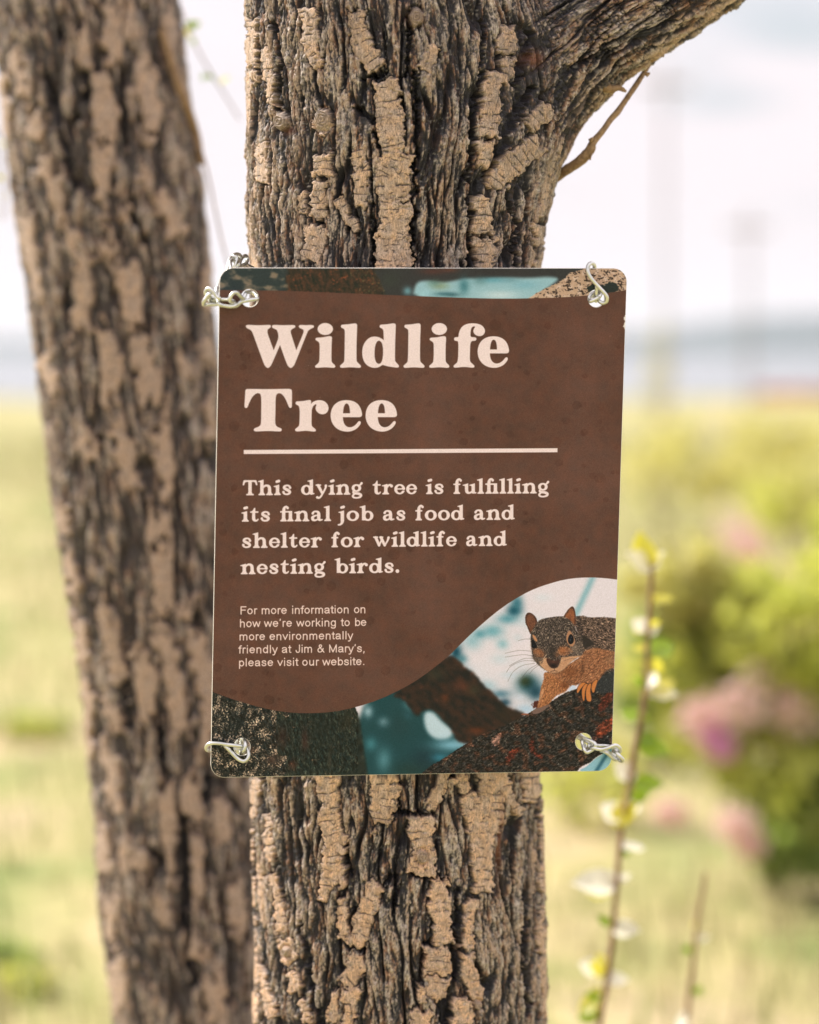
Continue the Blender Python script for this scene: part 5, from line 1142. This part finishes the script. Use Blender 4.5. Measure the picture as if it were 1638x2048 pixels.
def left_tree():
    YD = 2.55
    ys = [-900, -200, 0, 200, 400, 600, 850, 1000, 1300, 1500, 1800, 2048, 2600, 5000]
    xl = [-180, -45, -22, 2, 24, 54, 86, 102, 150, 176, 196, 226, 280, 420]
    xr = [180, 345, 362, 384, 412, 430, 455, 470, 505, 528, 560, 590, 650, 860]
    tree = empty('leaning_tree', (at(500, 4200, YD)[0], YD, 0)); tag(tree, 'leaning tree trunk with tan bark plates, out of focus left of the sign', 'tree')
    zt, zb = at(0, -30, YD)[2], at(0, 2080, YD)[2]
    zs = np.concatenate([np.linspace(-.05, zb, 90, endpoint=False), np.arange(zb, zt, .0017), np.linspace(zt, 3.3, 160)])
    ang = np.concatenate([np.linspace(-math.pi * .53, math.pi * .53, 260, endpoint=False), np.linspace(math.pi * .53, math.pi * 1.47, 70, endpoint=False)])
    c, s = math.cos(PITCH), math.sin(PITCH)
    dpt = YD * c - (zs - CAMZ) * s; py = 1024 - FPX * (YD * s + (zs - CAMZ) * c) / dpt
    XL, XR = (np.interp(py, ys, xl) - 819) / FPX * dpt, (np.interp(py, ys, xr) - 819) / FPX * dpt
    cx, r = (XL + XR) / 2, (XR - XL) / 2 * .98
    n, m = len(zs), len(ang)
    sa, ca = np.sin(ang)[None], np.cos(ang)[None]
    p = np.stack([cx[:, None] + r[:, None] * sa, YD - r[:, None] * ca, zs[:, None] + 0 * sa], -1).reshape(-1, 3)
    nn = np.stack([0 * zs[:, None] + sa, 0 * zs[:, None] - ca, 0 * zs[:, None] + 0 * sa], -1).reshape(-1, 3)
    U = (0 * zs[:, None] + np.arctan2(sa, ca) * .09).ravel(); V = np.repeat(zs, m)
    px, py = proj(p); front = nn[:, 1] < .12; one = np.ones(len(p))
    h, fib, fur, t = bark_base(U * 1000 + 300, V * 1000 + 777, 17, 1.15)
    D, ID, S = stroke_field(px, py, LPL, front, 1.5, 2.6); pm = sstep(3, -3, D); G, _, _ = stroke_field(px, py, LGR, front); gm = sstep(4, -4, G)
    tone = noise(ID * 3.7 + .3, ID * 1.9 + .7, 9); crack = crack_field(S, px, ID.astype(float), 17) * .8
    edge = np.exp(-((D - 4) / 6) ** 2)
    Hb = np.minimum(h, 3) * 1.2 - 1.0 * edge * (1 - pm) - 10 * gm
    hh = Hb * (1 - pm) + (3.0 + tone - 1.2 * crack) * pm
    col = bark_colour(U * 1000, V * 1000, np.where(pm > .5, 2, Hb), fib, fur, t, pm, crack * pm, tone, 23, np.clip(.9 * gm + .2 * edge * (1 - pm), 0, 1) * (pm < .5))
    bz = np.clip(mixc(col, np.array([.36, .285, .24]), .12 * np.ones(len(col)) * (1 - gm)), 0, .8); col = mixc(col, np.array([.36, .28, .235]), .45 * pm); col = mixc(bz, col, pm)
    split_parts(tree, 'trunk', p + nn * (hh * .001)[:, None], grid_faces(n, m), col, ID, pm, np.ones((n - 1) * m, bool), BARK)
    px_tube([(322,60,8),(338,110,9),(356,170,9),(378,225,9),(395,280,8),(402,330,5)], YD - .055, 'dead_twig', tree, MTWIG, 8, [0, 0, 0, .01, .03, .04])
    px_tube([(392,270,4),(415,345,2.5),(430,420,2.2),(448,500,2),(462,548,1.5)], YD - .04, 'dead_twig', tree, MTWIG, 6)
left_tree()
# ================================================================ the sign
def build_sign():
    root = empty('sign', SIGN_C); tag(root, 'brown rectangular sign reading Wildlife Tree, tied to the trunk with chain', 'sign')
    TL, TR, BR, BL = np.array([440., 536]), np.array([1253., 537]), np.array([1221.5, 1540.5]), np.array([421.5, 1554])
    R = 27.0
    def corner(c, a, b):
        """rounded corner from side a to side b"""
        ua = (a - c) / np.linalg.norm(a - c); ub = (b - c) / np.linalg.norm(b - c); ctr = c + (ua + ub) * R
        return [tuple(ctr - ub * R * math.cos(t) - ua * R * math.sin(t)) for t in np.linspace(0, math.pi / 2, 12)]
    outer = corner(TL, BL, TR)[:]
    def arc(c, prev, nxt):
        up = (prev - c) / np.linalg.norm(prev - c); un = (nxt - c) / np.linalg.norm(nxt - c); ctr = c + (up + un) * R
        return [ctr - un * R * math.cos(t) - up * R * math.sin(t) for t in np.linspace(0, math.pi / 2, 12)]
    outer = arc(TL, BL, TR) + arc(TR, TL, BR) + arc(BR, TR, BL) + arc(BL, BR, TL)
    holes = [((499, 596), 18.5, 18.5), ((1192, 596.7), 17.5, 18.3), ((483.8, 1493), 17.5, 18.3), ((1166.8, 1483), 17.3, 18)]
    ex = (onsign(1250, 1000) - onsign(450, 1000)); ex /= np.linalg.norm(ex); ez = np.cross(ex, SIGN_N); ez /= np.linalg.norm(ez)
    if ez[2] < 0: ez = -ez
    def loc(px, py):
        d = onsign(px, py) - SIGN_C; return (d @ ex, d @ ez)
    loops = [[loc(*p) for p in outer]] + [[loc(x + rx * math.cos(t), y + ry * math.sin(t)) for t in np.linspace(0, 2 * math.pi, 40, endpoint=False)] for (x, y), rx, ry in holes]
    cu = bpy.data.curves.new('sign_outline', 'CURVE'); cu.dimensions = '2D'; cu.fill_mode = 'BOTH'; cu.extrude = .0009; cu.bevel_depth = .0003; cu.bevel_resolution = 1
    for lp in loops:
        sp = cu.splines.new('POLY'); sp.points.add(len(lp) - 1); sp.use_cyclic_u = True
        for q, (a, b) in zip(sp.points, lp): q.co = (a, b, 0, 1)
    tmp = bpy.data.objects.new('tmp', cu); COL.objects.link(tmp)
    dg = bpy.context.evaluated_depsgraph_get(); me = bpy.data.meshes.new_from_object(tmp.evaluated_get(dg)); bpy.data.objects.remove(tmp)
    me.name = 'panel'; me.materials.clear()
    # local (x, y, z) -> world: x along the sign, y up it, z towards the viewer
    M = Matrix(((ex[0], ez[0], -SIGN_N[0]), (ex[1], ez[1], -SIGN_N[1]), (ex[2], ez[2], -SIGN_N[2])))
    co = np.zeros(len(me.vertices) * 3); me.vertices.foreach_get('co', co); co = co.reshape(-1, 3); zf = co[:, 2].copy()
    W = co @ np.array(M).T + SIGN_C
    me.vertices.foreach_set('co', (W - SIGN_C).astype(np.float32).ravel())
    # print coordinates (a plane-to-plane mapping, baked into the UVs of the front face)
    img = bpy.data.images.new('printed_face', PW, PH, alpha=False, float_buffer=False); img.colorspace_settings.name = 'sRGB'
    C = sign_image()
    # resample the print into the sheet's own straight frame so that the mapping on the sheet is plain and linear
    la = co[:, 0].min() - .002, co[:, 0].max() + .002; lb = co[:, 1].min() - .002, co[:, 1].max() + .002
    aa = la[0] + (np.arange(PW) + .5) / PW * (la[1] - la[0]); bb = lb[1] - (np.arange(PH) + .5) / PH * (lb[1] - lb[0])
    AA, BB = np.meshgrid(aa, bb); gp = SIGN_C + AA[..., None] * ex + BB[..., None] * ez - SIGN_N * zf.max()
    gx, gy = proj(gp); gx = np.clip((gx - PX0) * PS - .5, 0, PW - 1.001); gy = np.clip((gy - PY0) * PS - .5, 0, PH - 1.001)
    ix, iy = gx.astype(int), gy.astype(int); fx, fy = (gx - ix)[..., None], (gy - iy)[..., None]
    C = (C[iy, ix] * (1 - fx) + C[iy, ix + 1] * fx) * (1 - fy) + (C[iy + 1, ix] * (1 - fx) + C[iy + 1, ix + 1] * fx) * fy
    C = np.clip((C[::-1] / 255.0) ** 1.08 * 1.01, 0, 1)
    buf = np.ones((PH, PW, 4), np.float32); buf[..., :3] = C; img.pixels.foreach_set(buf.ravel()); img.update(); img.pack()
    uv = me.uv_layers.new(name='print'); li = np.zeros(len(me.loops), np.int32); me.loops.foreach_get('vertex_index', li)
    U = np.stack([(co[li, 0] - la[0]) / (la[1] - la[0]), (co[li, 1] - lb[0]) / (lb[1] - lb[0])], 1)
    uv.data.foreach_set('uv', U.astype(np.float32).ravel())
    m, N, L, B = material('printed_face')
    t = N.new('ShaderNodeTexImage'); t.image = img; t.interpolation = 'Cubic'; u_ = N.new('ShaderNodeUVMap'); u_.uv_map = 'print'; L.new(u_.outputs[0], t.inputs[0])
    g = N.new('ShaderNodeMix'); g.data_type = 'RGBA'; g.blend_type = 'MULTIPLY'; g.inputs[0].default_value = 1; g.inputs[7].default_value = PRINT_K
    L.new(t.outputs[0], g.inputs[6]); L.new(g.outputs[2], B.inputs['Base Color'])
    B.inputs['Roughness'].default_value = .42; B.inputs['Specular IOR Level'].default_value = .18
    nz = noise_node(N, L, 420, 2); bp = N.new('ShaderNodeBump'); bp.inputs['Strength'].default_value = .05; bp.inputs['Distance'].default_value = .0004; L.new(nz.outputs[0], bp.inputs['Height']); L.new(bp.outputs[0], B.inputs['Normal'])
    ms = mat_plain('white_sheet_edge', (.70, .68, .64), (.80, .78, .75), 90, .45)
    me.materials.append(m); me.materials.append(ms)
    nf = np.zeros(len(me.polygons) * 3); me.update(); me.polygons.foreach_get('normal', nf); nf = nf.reshape(-1, 3)
    fr = (nf @ -SIGN_N); mi = np.where(np.abs(fr) > .98, 0, 1)
    zc = np.array([zf[list(p.vertices)].mean() for p in me.polygons]); mi = np.where((mi == 0) & (zc > .0005), 0, 1)
    me.polygons.foreach_set('material_index', mi.astype(np.int32)); me.update()
    o = bpy.data.objects.new('panel', me); COL.objects.link(o); o.parent = root
    return root
PRINT_K = (1.03, 1.10, 1.33, 1)
build_sign()

# ================================================================ chains
def wire(pts, name, parent, closed=False, r=.00155):
    """pts: (px, py, mm in front of the sheet)"""
    P = np.array([onsign(x, y, z * .001) for x, y, z in pts])
    if closed: P = np.vstack([P[-2:], P, P[:2]])
    Q = smooth_path(P, 7)
    if closed: Q = Q[14:14 + 7 * len(pts)]
    V, F = tube(Q, r, 12, closed=closed); return mesh_obj(name, V, F, METAL, parent)
def chain(label, origin, links, run=None):
    c = empty('chain', onsign(*origin)); tag(c, label, 'chain', 'short wire chains through the four corner holes of the sign')
    for pts, closed in links: wire(pts, 'link', c, closed)
    for (x0, y0, z0), (x1, y1, z1), n in (run,) if run else ():      # the chain goes on behind the sheet to the trunk
        for i in range(n):
            t = (i + .5) / n; cx, cy_, cz = x0 + (x1 - x0) * t, y0 + (y1 - y0) * t, z0 + (z1 - z0) * t
            ux, uz = (x1 - x0) / n * .62, (z1 - z0) / n * .62; pts = []
            for a_ in np.linspace(0, 2 * math.pi, 10, endpoint=False):
                s_, w_ = math.cos(a_), math.sin(a_)
                pts.append((cx + ux * s_, cy_ + (7 * w_ if i % 2 else 0), cz + uz * s_ + (0 if i % 2 else 3 * w_)))
            wire(pts, 'link', c, True)
K = lambda ox, oy, s, pts: [(ox + x / s, oy + y / s, z) for x, y, z in pts]
a = lambda pts: K(400, 490, 11.7, pts)
chain('wire chain at the upper left corner, curling past the left edge of the sign', (499, 596, 0), [
    (a([(1340,1250,2),(1150,1290,4),(960,1335,5),(850,1430,5),(770,1440,3),(800,1350,7),(735,1335,10),(695,1270,12),(760,1140,12),(850,1110,11),(930,1180,9),(1010,1250,6),(1060,1160,4),(1090,1110,0),(1190,1100,-5),(1290,1150,-3)]), True),
    (a([(430,1330,8),(440,1285,5),(560,1275,4),(700,1285,4),(800,1330,5),(840,1400,8),(740,1440,9),(580,1425,10),(450,1385,10)]), True),
    (a([(150,1160,4),(135,1080,5),(200,1020,7),(290,1060,9),(380,1180,10),(450,1250,11),(420,1320,5),(330,1230,2),(240,1210,1)]), True),
    (a([(230,1140,9),(150,1230,9),(90,1330,8),(100,1400,5),(190,1395,3),(300,1390,2),(400,1380,2),(420,1330,1),(340,1290,0),(260,1310,0),(210,1260,4)]), True),
    (a([(390,1240,-2),(380,1120,-4),(400,1010,-8),(460,1000,-10),(480,1100,-10),(470,1230,-6)]), True),
    (a([(430,1060,-8),(520,980,-14),(620,800,-20),(700,620,-26),(640,600,-30),(540,760,-24),(440,920,-16)]), True),
    (a([(640,660,-26),(660,460,-34),(720,300,-42),(790,300,-46),(900,340,-50),(860,400,-46),(760,350,-40),(700,420,-34),(720,600,-28)]), True),
    (a([(780,240,-46),(850,215,-50),(930,240,-54),(950,330,-56),(900,480,-52),(860,560,-46),(800,520,-42),(860,300,-44),(800,270,-44)]), True),
    (a([(900,440,-50),(980,300,-58),(1060,250,-66),(1110,320,-68),(1080,420,-64),(1000,470,-56),(930,500,-52)]), True),
    (a([(1060,400,-64),(1120,480,-72),(1240,540,-80),(1300,600,-84),(1240,640,-84),(1130,560,-76),(1040,480,-66)]), True)])
b = lambda pts: K(1140, 510, 12.6, pts)
chain('wire link over the upper right corner, hooked over the top edge', (1192, 597, 0), [
    (b([(620,330,-6),(610,250,-3),(550,205,0),(480,240,3),(445,350,4),(480,500,5),(590,660,6),(740,820,7),(870,960,8),(930,1060,8),(920,1170,7),(840,1215,5),(760,1180,3),(715,1110,0),(760,1010,-4),(740,860,-8),(690,600,-10),(640,430,-9)]), True),
    (b([(670,790,3),(672,880,3),(660,990,2),(640,1090,-4),(660,1150,-10),(700,900,-12),(690,800,-4)]), True),
    (b([(790,950,-2),(740,1040,2),(640,1110,3),(520,1165,2),(470,1120,-2),(485,1070,-8),(560,980,-14),(680,930,-12),(770,920,-8)]), True),
    (b([(480,1120,-8),(470,1000,-14),(560,960,-20),(640,1000,-26),(500,1040,-30),(300,1000,-36),(200,1030,-36),(260,1080,-24)]), True)], ((1172, 600, -30), (1082, 606, -95), 5))
c_ = lambda pts: K(400, 1450, 11.7, pts)
chain('wire link at the lower left corner, looped round the left edge', (484, 1493, 0), [
    (c_([(260,600,-5),(180,590,-2),(145,530,1),(190,455,4),(300,425,6),(450,430,6),(620,455,6),(800,475,6),(960,497,5),(1030,500,1),(900,520,-8),(600,540,-12),(380,590,-10)]), True),
    (c_([(560,480,1),(620,520,5),(730,640,6),(860,770,7),(960,835,8),(1040,845,8),(1110,790,8),(1140,690,7),(1110,590,5),(1060,520,2),(1000,560,-6),(820,560,-9),(640,500,-6)]), True),
    (c_([(985,320,-5),(1040,360,2),(1060,450,6),(1050,540,7),(1000,620,6),(950,660,0),(960,560,-9),(960,400,-10)]), True),
    (c_([(860,340,-14),(850,440,-13),(870,560,-13),(920,660,-16),(990,640,-22),(1000,500,-30),(960,360,-24)]), True)], ((484, 1500, -24), (508, 1504, -110), 5))
d_ = lambda pts: K(1130, 1440, 11.7, pts)
chain('wire chain at the lower right corner, its last link hanging past the right edge', (1167, 1483, 0), [
    (d_([(280,380,-8),(340,350,-5),(450,420,0),(590,480,5),(690,540,8),(710,610,9),(620,640,6),(560,590,4),(620,560,3),(480,480,-2),(360,440,-7)]), True),
    (d_([(400,480,-2),(415,580,1),(450,690,5),(510,755,6),(580,730,6),(650,680,5),(560,640,1),(500,700,-3),(450,560,-6)]), True),
    (d_([(580,620,4),(680,660,9),(840,685,10),(1000,650,10),(1120,600,10),(1210,600,9),(1280,660,8),(1290,740,6),(1230,700,3),(1140,640,3),(960,605,4),(780,595,4),(640,580,3)]), True),
    (d_([(1160,920,5),(1060,840,6),(960,760,7),(890,725,5),(840,720,3),(940,700,2),(1060,780,1),(1180,860,0),(1230,910,1),(1210,930,3)]), True),
    (d_([(1150,680,0),(1190,740,6),(1260,830,9),(1350,920,9),(1330,960,7),(1260,930,4),(1200,850,0),(1140,750,-3)]), True),
    (d_([(300,380,-10),(250,420,-14),(200,430,-22),(100,400,-30),(120,340,-34),(240,350,-22)]), True)], ((1148, 1478, -26), (1090, 1486, -80), 4))

# ================================================================ sprouts behind the sign
LEAF_Y = mat_leaf('young_leaf', (.48, .50, .12), (.64, .60, .22), 90, .62, .35, (1.5, 1.4, .35))
LEAF_D = mat_leaf('young_leaf_green', (.20, .32, .04), (.32, .44, .07), 90, .5, .2, (1.3, 1.3, .4))
MSP = mat_plain('sprout_stem', (.20, .11, .07), (.34, .20, .12), 120, .5)
def leaf_mesh(name, mat):
    V, F = [], []; n, m = 7, 4
    for i in range(n):
        t = i / (n - 1); w = .30 * math.sin(math.pi * t ** .8) ** .9 + .004
        for j in range(m + 1):
            s = j / m * 2 - 1; V.append((t, s * w, .12 * abs(s) * w * 3 - .18 * t * t + .04 * math.sin(t * 9) * abs(s)))
    for i in range(n - 1):
        for j in range(m): k = i * (m + 1) + j; F.append((k, k + 1, k + m + 2, k + m + 1))
    me = bpy.data.meshes.new(name); me.from_pydata(V, [], F); me.polygons.foreach_set('use_smooth', [True] * len(F)); me.materials.append(mat); me.update(); return me
LEAF_GLINT = mat_leaf('young_leaf_sun_glint', (.78, .76, .62), (.86, .84, .72), 90, .22, .4, (1.1, 1.05, .7)); LEAF_GLINT.node_tree.nodes['Principled BSDF'].inputs['Coat Weight'].default_value = .4; LEAF_GLINT.node_tree.nodes['Principled BSDF'].inputs['Coat Roughness'].default_value = .4  # near-white tint paints the sun glint into the leaf colour
LM = [leaf_mesh('leaf', LEAF_Y), leaf_mesh('leaf_green', LEAF_D), leaf_mesh('leaf_sun_glint', LEAF_GLINT)]
def leaves(parent, Y, items):
    """(px, py of the base, px, py of the tip, tilt towards the sky, kind)"""
    for bx, by, tx, ty, roll, kd in items:
        p = at(bx, by, Y); q = at(tx, ty, Y); d = Vector(q - p); L = d.length
        d.y += L * (.5 * math.sin(bx + by)); x = d.normalized(); up = (Vector(to_sun) + Vector((0, -1, .1))).normalized() if kd == 0 else Vector((.2, -.8, .5))
        up = up.lerp(Vector((math.sin(bx * 3.1 + by), math.cos(by * 1.7) * .6, .3)), abs(roll) * (.35 if kd == 0 and roll >= .3 else .7))
        y = up.cross(x); y.normalize(); z = x.cross(y)
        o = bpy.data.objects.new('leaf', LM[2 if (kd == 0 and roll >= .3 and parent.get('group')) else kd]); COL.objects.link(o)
        R = Matrix((x, y, z)).transposed().to_4x4()
        base = np.zeros(3); r_ = parent
        while r_ is not None: base = base + np.array(r_.location); r_ = r_.parent
        o.matrix_basis = Matrix.Translation(Vector(p - base)) @ R @ Matrix.Diagonal((L * .95, L * 1.15, L, 1)); o.parent = parent
def sprout(Y, stem, label, items, group='leafy sprouts behind the sign'):
    b = at(stem[0][0], stem[0][1], Y); root = empty('sprout', (b[0], Y, 0)); tag(root, label, 'sprout', group)
    st = [(stem[0][0] - 60, 3600, 11), (stem[0][0] - 20, 2600, 10)] + stem
    px_tube([(x, y, r * .62) for x, y, r in st], Y, 'stem', root, MSP, 8); leaves(root, Y, items)
sprout(2.62, [(1195,2100,10),(1215,1960,10),(1228,1840,9),(1237,1720,9.5),(1248,1620,9),(1262,1540,10),(1278,1460,9.5),(1292,1360,9),(1297,1240,8),(1303,1150,7),(1305,1120,6)], 'tall reddish sprout with small leaves, sun glint painted on some, nearest the right sign edge', [
    (1303,1140,1248,1095,.3,0), (1303,1140,1325,1092,.3,0), (1300,1135,1272,1060,.2,0), (1305,1130,1310,1095,.2,0), (1300,1215,1316,1190,.2,0), (1302,1205,1350,1192,.2,0), (1297,1262,1260,1235,.3,0), (1297,1262,1258,1262,.2,0), (1299,1270,1320,1246,.3,0),
    (1297,1312,1362,1280,.2,1), (1297,1320,1330,1345,.2,0), (1295,1330,1270,1318,.2,0), (1293,1385,1312,1335,.3,0), (1293,1385,1365,1352,.2,0), (1293,1390,1362,1382,.3,0), (1290,1372,1262,1352,.2,1), (1282,1440,1235,1418,.3,1), (1276,1480,1322,1478,.1,1), (1274,1490,1345,1500,.2,1),
    (1270,1560,1226,1520,.3,0), (1268,1570,1330,1560,.2,1), (1262,1600,1300,1582,.2,1), (1252,1640,1195,1605,.3,0), (1252,1640,1235,1595,.2,0), (1254,1632,1286,1605,.3,0), (1242,1700,1304,1692,.3,0), (1242,1702,1262,1712,.1,1), (1232,1775,1138,1752,.3,0), (1232,1772,1192,1740,.3,0), (1235,1765,1262,1745,.3,0),
    (1220,1855,1195,1828,.2,1), (1222,1858,1252,1842,.2,1), (1246,1650,1270,1600,.2,0), (1240,1660,1232,1600,.2,0), (1232,1780,1165,1790,.2,0), (1210,1950,1178,1920,.2,0), (1300,1240,1322,1262,.2,0), (1296,1300,1262,1290,.2,0), (1206,1985,1178,1975,.2,0), (1278,1450,1296,1420,.2,1), (1224,1860,1285,1850,.3,0), (1210,1945,1152,1925,.3,0), (1212,1938,1190,1905,.2,0), (1210,1960,1262,1955,.3,0), (1205,1990,1150,2028,.2,0), (1204,2000,1170,1985,.2,1), (1200,2020,1150,2040,.2,1)])
sprout(2.8, [(1372,2100,8),(1380,1980,8.5),(1386,1930,8),(1394,1850,7),(1406,1780,6),(1411,1745,4)], 'shorter bare sprout standing alone in the lower right', [
    (1388,1905,1362,1895,.3,1), (1398,1880,1420,1868,.3,0), (1386,1990,1412,1975,.2,1), (1400,1850,1380,1850,.2,0), (1382,2030,1345,2060,.3,0)])
b0 = at(352, -10, 2.75); tg = empty('hanging_twig', b0); tag(tg, 'thin hanging twig with three small green leaves right of the leaning trunk', 'twig')
px_tube([(352,-10,2.2),(372,50,2),(412,130,2),(450,190,1.8),(480,240,1.6)], 2.75, 'stem', tg, MTWIG, 6)
leaves(tg, 2.75, [(372,58,402,40,.2,1), (372,55,378,75,.3,0), (412,148,400,162,.2,1), (414,150,432,160,.2,1), (440,168,462,152,.2,0), (385,75,388,92,.3,1)])
t2 = empty('bare_twig', at(-6, 260, 2.75)); tag(t2, 'faint twig with tiny leaves at the left picture edge beside the leaning trunk', 'twig')
px_tube([(-8,255,2.5),(4,300,2.2),(10,380,2),(6,440,1.6)], 2.75, 'stem', t2, MTWIG, 6)
leaves(t2, 2.75, [(4,300,12,270,.2,0), (8,360,-6,350,.2,0), (8,400,16,385,.2,0)])
